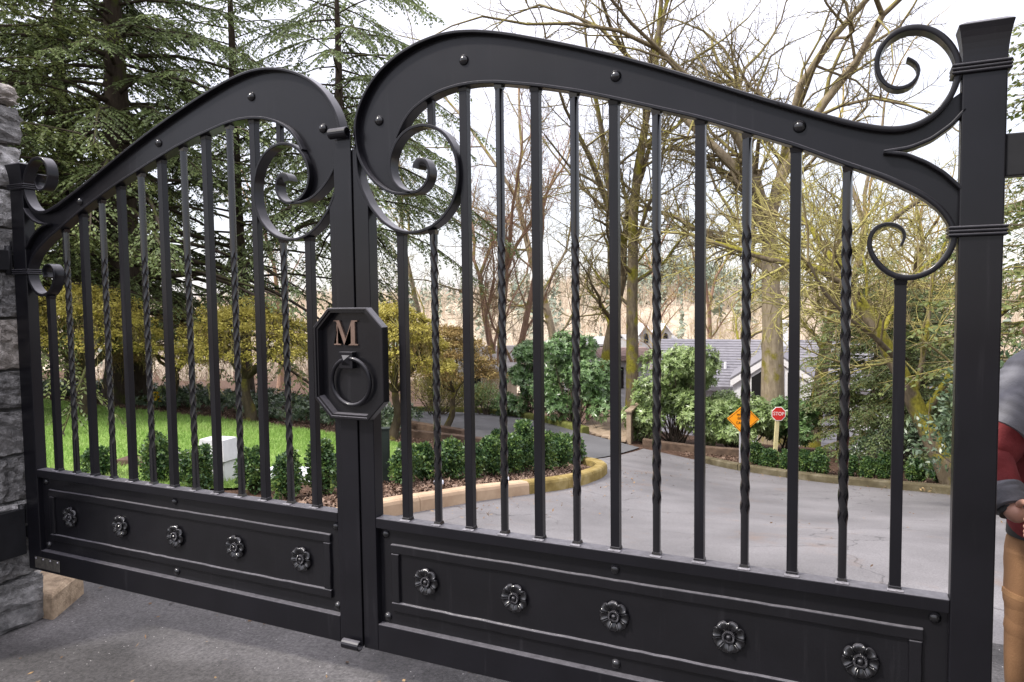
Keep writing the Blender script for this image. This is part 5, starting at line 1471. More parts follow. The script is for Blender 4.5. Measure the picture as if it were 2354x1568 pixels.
# ------------------------------------------------------------------ far hillside
def hillside():
    rng = np.random.default_rng(9)
    xs = np.arange(-260, 261, 10.0); ys = np.arange(75, 331, 8.0)
    X, Y = np.meshgrid(xs, ys)
    def hz(X, Y):
        t = np.clip((Y - 85) / 120, 0, 1); s = t * t * (3 - 2 * t)
        ridge = 9.5 + 4.0 * np.exp(-((X / Y - .22) / .10) ** 2) + 1.6 * np.sin(X * .03 + 1) + 1.0 * np.sin(X * .071)
        return -9 + ridge * s + np.clip((Y - 210) / 100, 0, 1) * 1.5
    Z = hz(X, Y)
    wx, wy = to_w(X, Y)
    nx, ny = len(xs), len(ys)
    i = np.arange(nx * ny).reshape(ny, nx)
    F = np.stack([i[:-1, :-1], i[:-1, 1:], i[1:, 1:], i[1:, :-1]], -1).reshape(-1, 4)
    m = noisy('hazed_hill_ground', [(.3, (.34, .28, .21)), (.7, (.50, .43, .33))], scale=.15, detail=8, rough=.95, spec=.05)  # ground lightened, with distance haze put into its colour
    tag(np_mesh('hillside', np.stack([wx, wy, Z], -1).reshape(-1, 3), F, m, None, True), kind='structure')
    # leafless wood: thin upright sprays of twigs
    n = 3600; k = 26
    a = rng.uniform(-.62, .95, n); yy = 82 + 170 * rng.random(n) ** .9; xx = a * yy
    zz = hz(xx, yy) - .3; h = rng.uniform(3.5, 7.0, n)
    x, y = to_w(xx, yy)
    B = np.stack([x, y, zz], 1)[:, None, :]
    az = rng.random((n, k)) * 6.283; sp = rng.uniform(.05, .75, (n, k)); hh = h[:, None] * rng.uniform(.55, 1.05, (n, k))
    st = h[:, None] * rng.uniform(.0, .5, (n, k))
    P0 = B + np.stack([np.cos(az) * sp * st * .4, np.sin(az) * sp * st * .4, st], -1)
    P1 = B + np.stack([np.cos(az) * sp * hh, np.sin(az) * sp * hh, hh], -1)
    w = rng.uniform(.025, .06, (n, k, 1)); sd = np.stack([np.cos(az + 1.5), np.sin(az + 1.5), 0 * az], -1) * w
    V = np.stack([P0 - sd, P0 + sd, P1], 2).reshape(-1, 3)
    m = leafy('hazed_wood_twigs', [(.38, .31, .235), (.50, .42, .325), (.58, .50, .40), (.46, .45, .34)], trans=.25, rough=.9, spec=.05, clump=.03, jitter=.3)  # paler, greyer twig colours paint in the haze of distance
    tag(np_mesh('far_wood', V, np.arange(len(V)).reshape(-1, 3), m), kind='stuff')
    # conifers on the ridge
    n = 640; k = 30
    a = np.concatenate([rng.normal(.25, .06, 260), rng.uniform(-.62, .95, n - 260)]); yy = np.concatenate([rng.uniform(150, 240, 260), rng.uniform(100, 240, n - 260)]); xx = a * yy
    zz = hz(xx, yy) - .3; h = rng.uniform(5, 9.5, n); x, y = to_w(xx, yy)
    B = np.stack([x, y, zz], 1)[:, None, :]
    f = np.linspace(.05, .97, k)[None, :]; az = rng.random((n, k)) * 6.283
    rr = (1 - f) ** .8 * h[:, None] * .22 * rng.uniform(.6, 1.2, (n, k))
    P0 = B + np.stack([0 * az, 0 * az, f * h[:, None] + .5], -1)
    tipp = B + np.stack([np.cos(az) * rr, np.sin(az) * rr, f * h[:, None] - .25 * rr], -1)
    sd = np.stack([np.cos(az + 1.57), np.sin(az + 1.57), 0 * az], -1) * (rr * .55)[..., None]
    V = np.stack([P0, (P0 + tipp) / 2 + sd, tipp, (P0 + tipp) / 2 - sd], 2).reshape(-1, 3)
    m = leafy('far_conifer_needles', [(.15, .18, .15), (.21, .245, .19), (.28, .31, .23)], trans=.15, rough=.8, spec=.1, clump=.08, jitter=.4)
    tag(np_mesh('far_conifers', V, np.arange(len(V)).reshape(-1, 4), m), kind='stuff')
hillside()
# ------------------------------------------------------------------ buildings down the hill
M['shingle'] = noisy('roof_shingles', [(.25, (.11, .105, .115)), (.5, (.17, .165, .18)), (.8, (.25, .24, .26))], scale=5, detail=8, rough=.9, bump=.4, bscale=40, stretch=(1, 5, 5))
M['pale_roof'] = noisy('pale_far_roof', [(.3, (.42, .40, .39)), (.7, (.54, .52, .50))], scale=3, rough=.9)
M['shingle_brown'] = noisy('roof_shingles_brown', [(.3, (.16, .11, .10)), (.7, (.28, .21, .19))], scale=5, rough=.9, stretch=(1, 5, 5))
M['white_trim'] = noisy('white_trim_paint', [(.3, (.66, .65, .66)), (.7, (.78, .77, .77))], scale=3, rough=.6)
M['white_wall'] = noisy('white_wall_paint', [(.3, (.58, .58, .60)), (.7, (.70, .70, .71))], scale=2, rough=.7)
M['far_white'] = noisy('far_white_wall', [(.3, (.29, .285, .28)), (.7, (.38, .375, .365))], scale=2, rough=.8)
M['cream_wall'] = noisy('cream_siding_paint', [(.3, (.55, .44, .32)), (.7, (.66, .54, .40))], scale=2, rough=.7)
M['grey_wall'] = noisy('grey_siding_paint', [(.3, (.36, .36, .37)), (.7, (.46, .46, .47))], scale=2, rough=.7)
M['glass'] = plain('dark_window_glass', (.012, .014, .016), .08, .6)
M['pale_plastic'] = noisy('pale_plastic', [(.25, (.34, .34, .33)), (.5, (.50, .50, .50)), (.75, (.58, .58, .58))], scale=5, detail=10, rough=.55, stretch=(1, 1, .4))
M['slab'] = noisy('pale_slab', [(.3, (.50, .51, .55)), (.7, (.64, .65, .68))], scale=6, rough=.8)
M['orange'] = noisy('orange_sign_face', [(.3, (.80, .27, .008)), (.7, (.88, .33, .012))], scale=4, rough=.45)
M['red'] = noisy('red_sign_face', [(.3, (.55, .028, .025)), (.7, (.64, .04, .032))], scale=4, rough=.4)
M['sign_white'] = plain('sign_white', (.80, .80, .78), .45)
M['sign_black'] = plain('sign_black', (.02, .014, .010), .6)
M['post_cream'] = noisy('cream_post', [(.3, (.50, .44, .22)), (.7, (.64, .58, .33))], scale=6, rough=.8, bump=.2, bscale=30)
M['post_grey'] = noisy('galvanised_post', [(.3, (.38, .37, .39)), (.7, (.52, .51, .53))], scale=8, rough=.5, metallic=.3)
M['dark_green'] = noisy('dark_green_metal', [(.3, (.010, .016, .014)), (.7, (.018, .026, .022))], scale=5, rough=.45)

def house_root(name, px, depth, label, rz=0.0):
    f = foot(px, depth)
    return empty(name, tuple(f), YAW + rz, label, 'house'), f

def rel_z(px, py, depth, f): return float(at(px, py, depth)[2] - f[2])

def siding(root, x0, x1, y0, y1, z0, z1, mat, name='siding', pitch=.16):
    mb = MB()
    z = z0
    while z < z1 - .01:
        t = min(pitch, z1 - z)
        o_ = .018
        mb.loft([[(x0 - o_, y0 - o_, z), (x1 + o_, y0 - o_, z), (x1 + o_, y1 + o_, z), (x0 - o_, y1 + o_, z)], [(x0, y0, z + t), (x1, y0, z + t), (x1, y1, z + t), (x0, y1, z + t)]])
        z += pitch
    o = mb.build(name, mat, root); o['kind'] = 'stuff'
    return o

def roof_slab(root, x0, x1, y0, z0, y1, z1, mat, name='roof', t=.14, over=0.0, courses=18):
    """One roof slope, laid in stepped shingle courses from eave to ridge."""
    mb = MB(); n = courses
    L = math.hypot(y1 - y0, z1 - z0); ny, nz = -(z1 - z0) / L * (1 if y1 > y0 else -1), abs(y1 - y0) / L
    for i in range(n):
        a, b = i / n, (i + 1.08) / n
        ya, za = y0 + (y1 - y0) * a, z0 + (z1 - z0) * a; yb, zb = y0 + (y1 - y0) * min(b, 1), z0 + (z1 - z0) * min(b, 1)
        e = .028
        mb.loft([[(x0, ya, za - t), (x1, ya, za - t), (x1, ya + ny * e, za + nz * e), (x0, ya + ny * e, za + nz * e)], [(x0, yb, zb - t), (x1, yb, zb - t), (x1, yb, zb), (x0, yb, zb)]])
    return mb.build(name, mat, root)

def gable_house():
    D = 27.0
    root, f = house_root('house', 1760, D, 'house with a long grey shingle roof and a white gable with dark windows', -.335)
    zx = lambda px, d: (px - 1760) * d / FPX
    ze = rel_z(1760, 893, D, f); zr = rel_z(1760, 780, D + 3.6, f)
    x0, x1 = zx(1490, D), 6.0
    siding(root, x0 + .3, x1 - .3, .35, 6.9, -.8, ze, M['white_wall'], 'wall')
    roof_slab(root, x0, x1, 0, ze, 3.6, zr, M['shingle'])
    roof_slab(root, x0, x1, 7.2, ze, 3.6, zr, M['shingle'])
    for xe in (x0 + .3, x1 - .31):
        mb = MB(); mb.loft([[(xe, .4, ze - .1), (xe, 6.8, ze - .1), (xe, 3.6, zr - .16)], [(xe + .01, .4, ze - .1), (xe + .01, 6.8, ze - .1), (xe + .01, 3.6, zr - .16)]]); mb.build('gable_end', M['white_wall'], root)
    # the gabled porch facing the gate
    d2 = D - 1.6; yf = -1.6
    xa = zx(1779, d2); hw = 98 * d2 / FPX
    za = rel_z(1779, 806, d2, f); zl = rel_z(1681, 873, d2, f)
    ov = .22
    for s in (-1, 1):
        mb = MB()
        P = [(xa, za), (xa + s * (hw), zl)]
        nx, nz = 0, -.07
        mb.loft([[(x, yf - .0, z) for x, z in (P[0], P[1])] + [(P[1][0], yf, P[1][1] + nz), (P[0][0], yf, P[0][1] + nz)],
                 [(x, 2.6, z) for x, z in (P[0], P[1])] + [(P[1][0], 2.6, P[1][1] + nz), (P[0][0], 2.6, P[0][1] + nz)]])
        mb.build('porch_roof', M['shingle'], root)
        mb = MB()                                       # white barge board under the dark roof edge
        mb.loft([[(P[0][0], yf + .005, P[0][1] - .074), (P[1][0] - s * .02, yf + .005, P[1][1] - .074), (P[1][0] - s * .02, yf + .005, P[1][1] - .30), (P[0][0], yf + .005, P[0][1] - .30)],
                 [(P[0][0], yf + .09, P[0][1] - .074), (P[1][0] - s * .02, yf + .09, P[1][1] - .074), (P[1][0] - s * .02, yf + .09, P[1][1] - .30), (P[0][0], yf + .09, P[0][1] - .30)]])
        mb.build('barge_board', M['white_trim'], root)
    zb = rel_z(1779, 960, d2, f)
    k = (za - zl) / hw
    def wall_poly(xl, xr, z0, y, t, name, mat, drop=.34):
        pts = [(xl, z0), (xr, z0)]
        zt = lambda x: za - drop - abs(x - xa) * k
        if xl < xa < xr: pts += [(xr, zt(xr)), (xa, zt(xa)), (xl, zt(xl))]
        else: pts += [(xr, zt(xr)), (xl, zt(xl))]
        return MB().loft([[(x, y, z) for x, z in pts], [(x, y + t, z) for x, z in pts]]).build(name, mat, root)
    wall_poly(xa - hw * .93, xa + hw * .93, zb - 1.2, yf + .12, .1, 'porch_wall', M['white_wall'], .10)
    for xl, xr in ((zx(1727, d2), zx(1757, d2)), (zx(1763, d2), zx(1800, d2)), (zx(1806, d2), zx(1834, d2))):
        w = wall_poly(xl, xr, zb, yf + .08, .039, 'window_frame', M['white_trim'], .40)
        p = wall_poly(xl + .04, xr - .04, zb + .04, yf + .055, .024, 'window', M['glass'], .46)
    c = MB().box(zx(1794, D + 3.3), zx(1808, D + 3.3), 3.0, 3.5, zr - .7, rel_z(1800, 737, D + 3.3, f)).box(zx(1792, D + 3.3), zx(1810, D + 3.3), 2.95, 3.55, rel_z(1800, 741, D + 3.3, f), rel_z(1800, 737, D + 3.3, f) + .02)
    c.build('chimney', M['white_wall'], root)
    # little white roof vent pipe
    MB().tube([(zx(1667, D), 1.3, ze + .2), (zx(1667, D), 1.3, ze + .85)], .05, 8).build('vent_pipe', M['white_trim'], root)
gable_house()

def cream_house():
    D = 21.5
    root, f = house_root('house', 1120, D, 'low cream sided house behind the weeping maple and the lane')
    ze = rel_z(1120, 838, D, f)
    siding(root, -1.6, .72, 0, 4.0, -.6, ze, M['cream_wall'])
    MB().box(.70, .86, -.06, .1, -.6, ze).build('corner_board', M['cream_wall'], root)
    roof_slab(root, -1.9, 1.0, -.35, ze - .05, 2.0, ze + .42, M['pale_roof'])
    roof_slab(root, -1.9, 1.0, 4.35, ze - .05, 2.0, ze + .42, M['pale_roof'])
    w = MB().box(-.85, -.15, -.04, -.02, ze - 1.0, ze - .3).build('window_frame', M['white_trim'], root)
    MB().box(-.80, -.20, -.05, -.041, ze - .95, ze - .35).build('window', M['glass'], root)
cream_house()

def grey_house():
    D = 24.0
    root, f = house_root('house', 1440, D, 'grey sided house with a brownish roof edge behind the mossy trunks')
    ze = rel_z(1440, 816, D, f)
    siding(root, -.7, .75, 0, 3.2, -.8, ze, M['grey_wall'])
    roof_slab(root, -.9, .95, -.3, ze - .02, 1.6, ze + .12, M['shingle_brown'], courses=8)
    roof_slab(root, -.9, .95, 3.5, ze - .02, 1.6, ze + .12, M['shingle_brown'], courses=8)
    MB().box(-.55, -.1, -.05, -.02, ze - 1.1, ze - .4).build('window', M['glass'], root)
grey_house()

def white_house():
    D = 62.0
    f = at(1500, 830, D)
    root = empty('house', tuple(f), YAW, 'far white house with two small gables and arched windows', 'house')
    zx = lambda px: (px - 1500) * D / FPX
    z = lambda py: rel_z(1500, py, D, f)
    MB().box(zx(1444), zx(1558), 0, 6, -3, z(782)).build('wall', M['far_white'], root)
    roof_slab(root, zx(1440), zx(1562), -.3, z(783), 3, z(772), M['far_white'], courses=8)
    roof_slab(root, zx(1440), zx(1562), 6.3, z(783), 3, z(772), M['far_white'], courses=8)
    for pc in (1482, 1526):
        a, b = zx(pc - 14), zx(pc + 14); m_ = zx(pc)
        pts = [(a, z(800)), (b, z(800)), (b, z(766)), (m_, z(746)), (a, z(766))]
        MB().loft([[(x, -.6, zz) for x, zz in pts], [(x, 2.5, zz) for x, zz in pts]]).build('gable_wall', M['far_white'], root)
        for s in (-1, 1):
            MB().loft([[(m_, -.75, z(744)), (m_ + s * (b - m_ + .12), -.75, z(768)), (m_ + s * (b - m_ + .12), -.75, z(770)), (m_, -.75, z(748))], [(m_, 2.6, z(744)), (m_ + s * (b - m_ + .12), 2.6, z(768)), (m_ + s * (b - m_ + .12), 2.6, z(770)), (m_, 2.6, z(748))]]).build('gable_roof', M['white_trim'], root)
        r = zx(pc + 5) - m_
        arc = [(m_ + r * math.cos(t), z(770) + r * math.sin(t)) for t in np.linspace(0, math.pi, 9)] + [(m_ - r, z(786)), (m_ + r, z(786))]
        MB().loft([[(x, -.66, zz) for x, zz in arc], [(x, -.61, zz) for x, zz in arc]]).build('arched_window', M['glass'], root)
white_house()

def far_house(px, py, D, w, label):
    f = at(px, py, D)
    root = empty('house', tuple(f), YAW + .2, label, 'house')
    MB().box(-w / 2, w / 2, 0, 5, -3.5, .35).build('wall', M['far_white'], root)
    roof_slab(root, -w / 2 - .3, w / 2 + .3, -.4, .3, 2.5, .75, M['far_white'], courses=6)
    roof_slab(root, -w / 2 - .3, w / 2 + .3, 5.4, .3, 2.5, .75, M['far_white'], courses=6)
    for k in (-.28, .05, .3): MB().box(w * k - .4, w * k + .4, -.05, -.01, -.75, -.1).build('window', M['glass'], root)
far_house(1352, 800, 58, 4, 'far pale house glimpsed above the tall rhododendron')

# ------------------------------------------------------------------ wooden bridge landing
def bridge():
    o0 = gnd(1436, 1018); xc, yc = to_c(o0[0], o0[1])
    ax = math.atan2(.34, .94)                                 # heading of the bridge, right of the camera's heading
    root = empty('footbridge', (o0[0], o0[1], o0[2] + .03), YAW - ax, 'weathered wooden footbridge landing with a boarded side rail by the lane', 'bridge')
    L, Wd = 4.2, 1.25
    for k in range(26):
        y = -.06 + k * .16
        w = min(Wd, .10 + 1.05 * (y + .16))
        MB().box(-w + .015 * math.sin(k * 3), .03, y, y + .150, -.005, .035).build('floor_board', M['deckwood'], root, bevel=.004)
    for x in (-Wd + .35, -.10): MB().box(x, x + .06, .45 if x < -.5 else 0, L, -.22, -.007).build('beam', M['deckwood'], root)
    posts = (.0, 1.3, 2.6, 3.9)
    for y in posts: MB().box(.035, .125, y, y + .09, -.75, .60).build('rail_post', M['deckwood'], root, bevel=.004)
    y = .10
    while y < 3.9:
        if not any(abs(y - q) < .088 for q in posts):
            MB().box(.06, .085, y, y + .082, -.12, .54).build('side_board', M['deckwood'], root)
        y += .098
    MB().box(.010, .150, -.04, L, .602, .642).build('hand_rail', M['deckwood'], root, bevel=.005)
    for y in (2.0, 3.1, 4.1): MB().box(-Wd - .06, -Wd + .02, y, y + .09, -.75, .62).build('rail_post', M['deckwood'], root, bevel=.004)
    MB().box(-Wd - .09, -Wd + .05, 1.95, L, .622, .662).build('hand_rail', M['deckwood'], root, bevel=.005)
    for z in (.16, .38): MB().box(-Wd - .04, -Wd - .01, 2.0, L, z, z + .09).build('side_board', M['deckwood'], root)
bridge()

# ------------------------------------------------------------------ signs
def text(name, s, size, mat, parent, loc, extrude=.0012, rot=0.0, align='CENTER', sx=1.0):
    cu = bpy.data.curves.new(name, 'FONT')
    cu.body = s; cu.size = size; cu.extrude = extrude; cu.align_x = align; cu.align_y = 'CENTER'
    o = bpy.data.objects.new(name, cu); COL.objects.link(o)
    cu.materials.append(mat)
    me = bpy.data.meshes.new_from_object(o.evaluated_get(bpy.context.evaluated_depsgraph_get()))
    bpy.data.objects.remove(o); me.name = name
    o = link(name, me, mat, parent)
    o.location = loc; o.rotation_euler = (R(90), rot, 0); o.scale = (sx, 1, 1)
    return o

def prism(P, y0, y1): return MB().loft([[(x, y0, z) for x, z in P], [(x, y1, z) for x, z in P]])
def stop_sign():
    D = 13.8
    base = gnd(1780, 1052); D = to_c(base[0], base[1])[1]
    root = empty('stop_sign', tuple(base), YAW, 'small red octagonal stop sign on a cream wooden post', 'sign')
    H = float(at(1787, 951, D)[2] - base[2]); dx = px_w(8, D)
    r = px_w(17.5, D)
    w = px_w(4.6, D)
    MB().loft([[(-w, -.02, -.2), (w, -.02, -.2), (w, .025, -.2), (-w, .025, -.2)], [(dx * .9 - w, -.02, H + r * .2), (dx * .9 + w, -.02, H + r * .2), (dx * .9 + w, .025, H + r * .2), (dx * .9 - w, .025, H + r * .2)]]).build('post', M['post_cream'], root, bevel=.004)
    oc = lambda q: [(dx + q * math.cos(R(22.5 + 45 * k)), H + q * math.sin(R(22.5 + 45 * k))) for k in range(8)]
    pn = prism(oc(r), -.028, -.0205).build('sign_panel', M['sign_white'], root)
    prism(oc(r * .90), -.0305, -.0283).build('red_face', M['red'], pn)
    text('lettering', 'STOP', r * .66, M['sign_white'], pn, (dx, -.032, H), rot=R(3), sx=.92)
stop_sign()

def orange_sign():
    base = gnd(1703, 1072); D = to_c(base[0], base[1])[1]
    root = empty('orange_sign', tuple(base), YAW, 'orange diamond sign with black lettering on a pale metal post', 'sign')
    H = float(at(1707, 963, D)[2] - base[2]); cx = px_w(4, D); r = px_w(37.5, D)
    MB().box(-px_w(4, D), px_w(3.2, D), -.015, .015, -.2, H - r * .3).build('post', M['post_grey'], root, bevel=.004)
    tl = R(-3)
    def dia(q): return [(cx + q * math.cos(R(90 * k) + tl), H + q * .93 * math.sin(R(90 * k) + tl)) for k in range(4)]
    pn = prism(dia(r), -.024, -.0155).build('sign_panel', M['orange'], root, bevel=.002)
    a, b = dia(r * .92), dia(r * .885)
    mb = MB()
    for k in range(4):
        j = (k + 1) % 4
        P = [a[k], a[j], b[j], b[k]]
        mb.loft([[(x, -.0262, z) for x, z in P], [(x, -.0243, z) for x, z in P]])
    mb.build('border_line', M['sign_black'], pn)
    s = r * .235
    text('lettering', 'EIIIMIIIIA', s, M['sign_black'], pn, (cx, -.027, H + r * .04), rot=R(3), sx=.82)
    text('lettering', 'CARPIIIIG', s, M['sign_black'], pn, (cx - r * .03, -.027, H - r * .25), rot=R(3), sx=.82)
    text('small_lettering', 'EIIEI', s * .62, M['sign_black'], pn, (cx - r * .30, -.027, H + r * .28), rot=R(3), sx=.8)
orange_sign()

# ------------------------------------------------------------------ things on the lawn
def utility_box():
    b = gnd(505, 1104); D = to_c(b[0], b[1])[1]
    root = empty('utility_box', tuple(b), YAW - R(18), 'pale grey tapered utility box on the lawn behind the boxwoods', 'utility box')
    w, dp, h = px_w(78, D), px_w(58, D), px_w(100, D)
    def ring(k, z): return [(-w / 2 * k, -dp / 2 * k, z), (w / 2 * k, -dp / 2 * k, z), (w / 2 * k, dp / 2 * k, z), (-w / 2 * k, dp / 2 * k, z)]
    MB().loft([ring(.92, -.05), ring(.86, h * .52)]).build('base', M['pale_plastic'], root, bevel=.012)
    MB().loft([ring(1.0, h * .5), ring(.97, h * .62), ring(.84, h * .985), ring(.80, h)]).build('lid', M['pale_plastic'], root, bevel=.014)
    MB().loft([ring(.965, h * .492), ring(.965, h * .503)]).build('seam', M['sign_black'], root)
    MB().box(w * .30, w * .38, -dp / 2 * 1.0 - .012, -dp / 2 * .98, h * .515, h * .575).build('latch', M['post_grey'], root, bevel=.003)
    MB().box(-w * .2, w * .2, -dp / 2 * .92 - .004, -dp / 2 * .86, h * .1, h * .4).build('door_panel', M['pale_plastic'], root, bevel=.004)
utility_box()
def flat_slab(name, px, py, wx, dy, h, mat, label, cat, rz=0):
    b = gnd(px, py)
    o = MB().box(-wx / 2, wx / 2, -dy / 2, dy / 2, -.05, h).build(name, mat, None, bevel=.01)
    o.location = tuple(b); o.rotation_euler = (0, 0, YAW + rz)
    return tag(o, label, cat)
flat_slab('stone_slab', 640, 1096, .34, .5, .075, M['slab'], 'pale stone slab lying on the lawn left of the upright boxwood', 'slab', R(-12))
flat_slab('stone_slab', 697, 1100, .36, .34, .09, M['slab'], 'pale bluish slab lying between the two last lawn boxwoods', 'slab', R(-12))
flat_slab('edging_plank', 318, 1072, .42, .22, .10, M['timber'], 'brown plank lying on the lawn left of the biggest boxwood', 'plank', R(-8))
def rock(px, py, r, seed, mat, label):
    rng = np.random.default_rng(seed)
    bm = bmesh.new(); bmesh.ops.create_icosphere(bm, subdivisions=2, radius=r)
    for v in bm.verts: v.co *= 1 + rng.normal(0, .09); v.co.z *= .62
    me = bpy.data.meshes.new('rock'); bm.to_mesh(me); bm.free()
    o = link('rock', me, mat); b = gnd(px, py); o.location = (b[0], b[1], b[2] + r * .2)
    return tag(o, label, 'rock', 'rocks in the beds')
rock(420, 1062, .16, 1, M['stone'], 'grey rock left of the pale utility box')
rock(1083, 1112, .045, 2, M['stone_brown'], 'small tan rock at the foot of the island hedge')
rock(1162, 1104, .05, 3, M['slab'], 'small pale rock under the island boxwoods')
rock(1008, 1112, .06, 4, M['slab'], 'whitish green rock between the island boxwoods')
def service_post():
    b = gnd(888, 1106); D = to_c(b[0], b[1])[1]
    root = empty('service_post', tuple(b), YAW + R(8), 'dark green service post standing just behind the meeting posts', 'post')
    h = px_w(122, D)
    MB().box(-.045, .045, -.045, .045, -.1, h).build('body', M['dark_green'], root, bevel=.006)
    MB().box(-.052, .052, -.052, .052, h, h + .018).build('cap', M['dark_green'], root, bevel=.004)
    MB().box(-.034, .034, -.0475, -.0455, h * .25, h * .85).build('door_panel', M['dark_green'], root)
service_post()
def white_post():
    q = foot(881, 16.0)
    o = MB().box(-.05, .05, -.05, .05, -.1, 1.2).box(-.07, .07, -.07, .07, 1.2, 1.26).build('white_post', M['white_trim'], None, bevel=.006)
    o.location = tuple(q); tag(o, 'thin white post behind the trunk of the golden maple at the octagonal plate', 'post')
white_post()
def leaf_pile():
    rng = np.random.default_rng(6); b = gnd(2166, 1134)
    n = 160
    C = np.stack([b[0] + rng.normal(0, .10, n), b[1] + rng.normal(0, .05, n), 0 * np.arange(n)], 1); C[:, 2] = terr(C[:, 0], C[:, 1]) + rng.uniform(.01, .07, n)
    D = unit(rng.normal(0, 1, (n, 3)) * np.array([1, 1, .4])); S = unit(np.cross(D, rng.normal(0, 1, (n, 3))))
    V = diamonds(C, D, S, rng.uniform(.03, .07, n), rng.uniform(.015, .03, n))
    m = leafy('dry_leaves', [(.25, .15, .06), (.48, .34, .16), (.6, .48, .28)], trans=.2)
    tag(np_mesh('fallen_leaves', V, np.arange(n * 4).reshape(-1, 4), m), kind='stuff')
leaf_pile()

def litter():
    rng = np.random.default_rng(16); P = []
    K = np.array(kerb_line)
    for _ in range(170):
        q = np.array(to_c(*K[rng.integers(20, 84)])) + np.array([abs(rng.normal(0, .35)) + .05, -abs(rng.normal(0, .3))]); P.append(to_w(*q))
    for _ in range(170):
        k = rng.integers(1, len(right_line) - 1); f = rng.random(); p = right_line[k] * (1 - f) + right_line[k + 1] * f if k + 1 < len(right_line) else right_line[k]
        q = np.array(to_c(*p)) + np.array([-abs(rng.normal(0, .4)), -abs(rng.normal(0, .5)) - .05]); P.append(to_w(*q))
    for _ in range(150): P.append(to_w(rng.uniform(-1, 5), rng.uniform(4.5, 13)))
    LA = smooth_poly(lawn_near, 60, 3); LB = smooth_poly(lawn_far, 60, 3)
    for _ in range(170):
        k = rng.integers(0, 60); f = rng.random(); P.append(tuple(LA[k] * (1 - f) + LB[k] * f))
    for _ in range(90): P.append(tuple(np.array([rng.uniform(-2.6, 1.2), rng.uniform(-1.0, 1.2)])))
    P = np.array(P); n = len(P)
    C = np.concatenate([P, (terr(P[:, 0], P[:, 1]) + rng.uniform(.020, .034, n))[:, None]], 1)
    D = unit(rng.normal(0, 1, (n, 3)) * np.array([1, 1, .25])); S = unit(np.cross(D, rng.normal(0, .3, (n, 3)) + np.array([0, 0, 1.])))
    V = diamonds(C, D, S, rng.uniform(.012, .05, n), rng.uniform(.006, .022, n))
    m = leafy('leaf_litter', [(.05, .03, .018), (.14, .085, .045), (.30, .20, .10)], trans=.1, rough=.8, jitter=.9)
    tag(np_mesh('leaf_litter', V, np.arange(n * 4).reshape(-1, 4), m), kind='stuff')
litter()

# ------------------------------------------------------------------ the man behind the right gate post
M['skin'] = noisy('skin', [(.3, (.30, .155, .11)), (.7, (.38, .21, .155))], scale=14, rough=.5, spec=.35, bump=.15, bscale=80, bdist=.003)
M['jacket_red'] = noisy('red_jacket_cloth', [(.3, (.10, .013, .015)), (.7, (.18, .026, .028))], scale=9, rough=.85, bump=.35, bscale=30, bdist=.01)
M['jacket_grey'] = noisy('grey_jacket_cloth', [(.3, (.10, .10, .112)), (.7, (.16, .16, .178))], scale=7, rough=.8, bump=.35, bscale=30, bdist=.01)
M['canvas'] = noisy('brown_canvas_trousers', [(.3, (.15, .078, .037)), (.7, (.20, .107, .053))], scale=2.5, detail=4, rough=.9, bump=.35, bscale=150, bdist=.004)
M['canvas_dark'] = noisy('brown_canvas_pocket', [(.3, (.17, .09, .04)), (.7, (.28, .155, .075))], scale=6, rough=.85, bump=.4, bscale=14, bdist=.02)
M['beard'] = noisy('ginger_beard', [(.3, (.22, .075, .025)), (.7, (.42, .17, .07))], scale=60, rough=.7, bump=.8, bscale=90, bdist=.01)
M['boot'] = noisy('boot_leather', [(.3, (.04, .025, .018)), (.7, (.09, .06, .04))], scale=8, rough=.6)
M['strap'] = plain('watch_strap', (.012, .012, .013), .5)

def skin(name, chains, mat, parent, sub=2, rootv=0):
    """Grow a continuous surface round joined chains of (point, radius)."""
    vs, rs, es = [], [], []
    key = {}
    for ch in chains:
        prev = None
        for p, r in ch:
            k = tuple(round(float(c), 4) for c in p)
            if k not in key:
                key[k] = len(vs); vs.append(k); rs.append(r)
            i = key[k]
            if prev is not None and prev != i: es.append((prev, i))
            prev = i
    me = bpy.data.meshes.new(name); me.from_pydata(vs, es, [])
    o = link(name, me, None, parent)
    o.modifiers.new('skin', 'SKIN')
    for i, d in enumerate(me.skin_vertices[0].data):
        rr = rs[i]
        d.radius = (rr, rr) if not hasattr(rr, '__len__') else rr
        d.use_root = (i == rootv)
    sb = o.modifiers.new('sub', 'SUBSURF'); sb.levels = sub; sb.render_levels = sub
    o.modifiers['skin'].use_smooth_shade = True
    me.materials.append(mat)
    return o

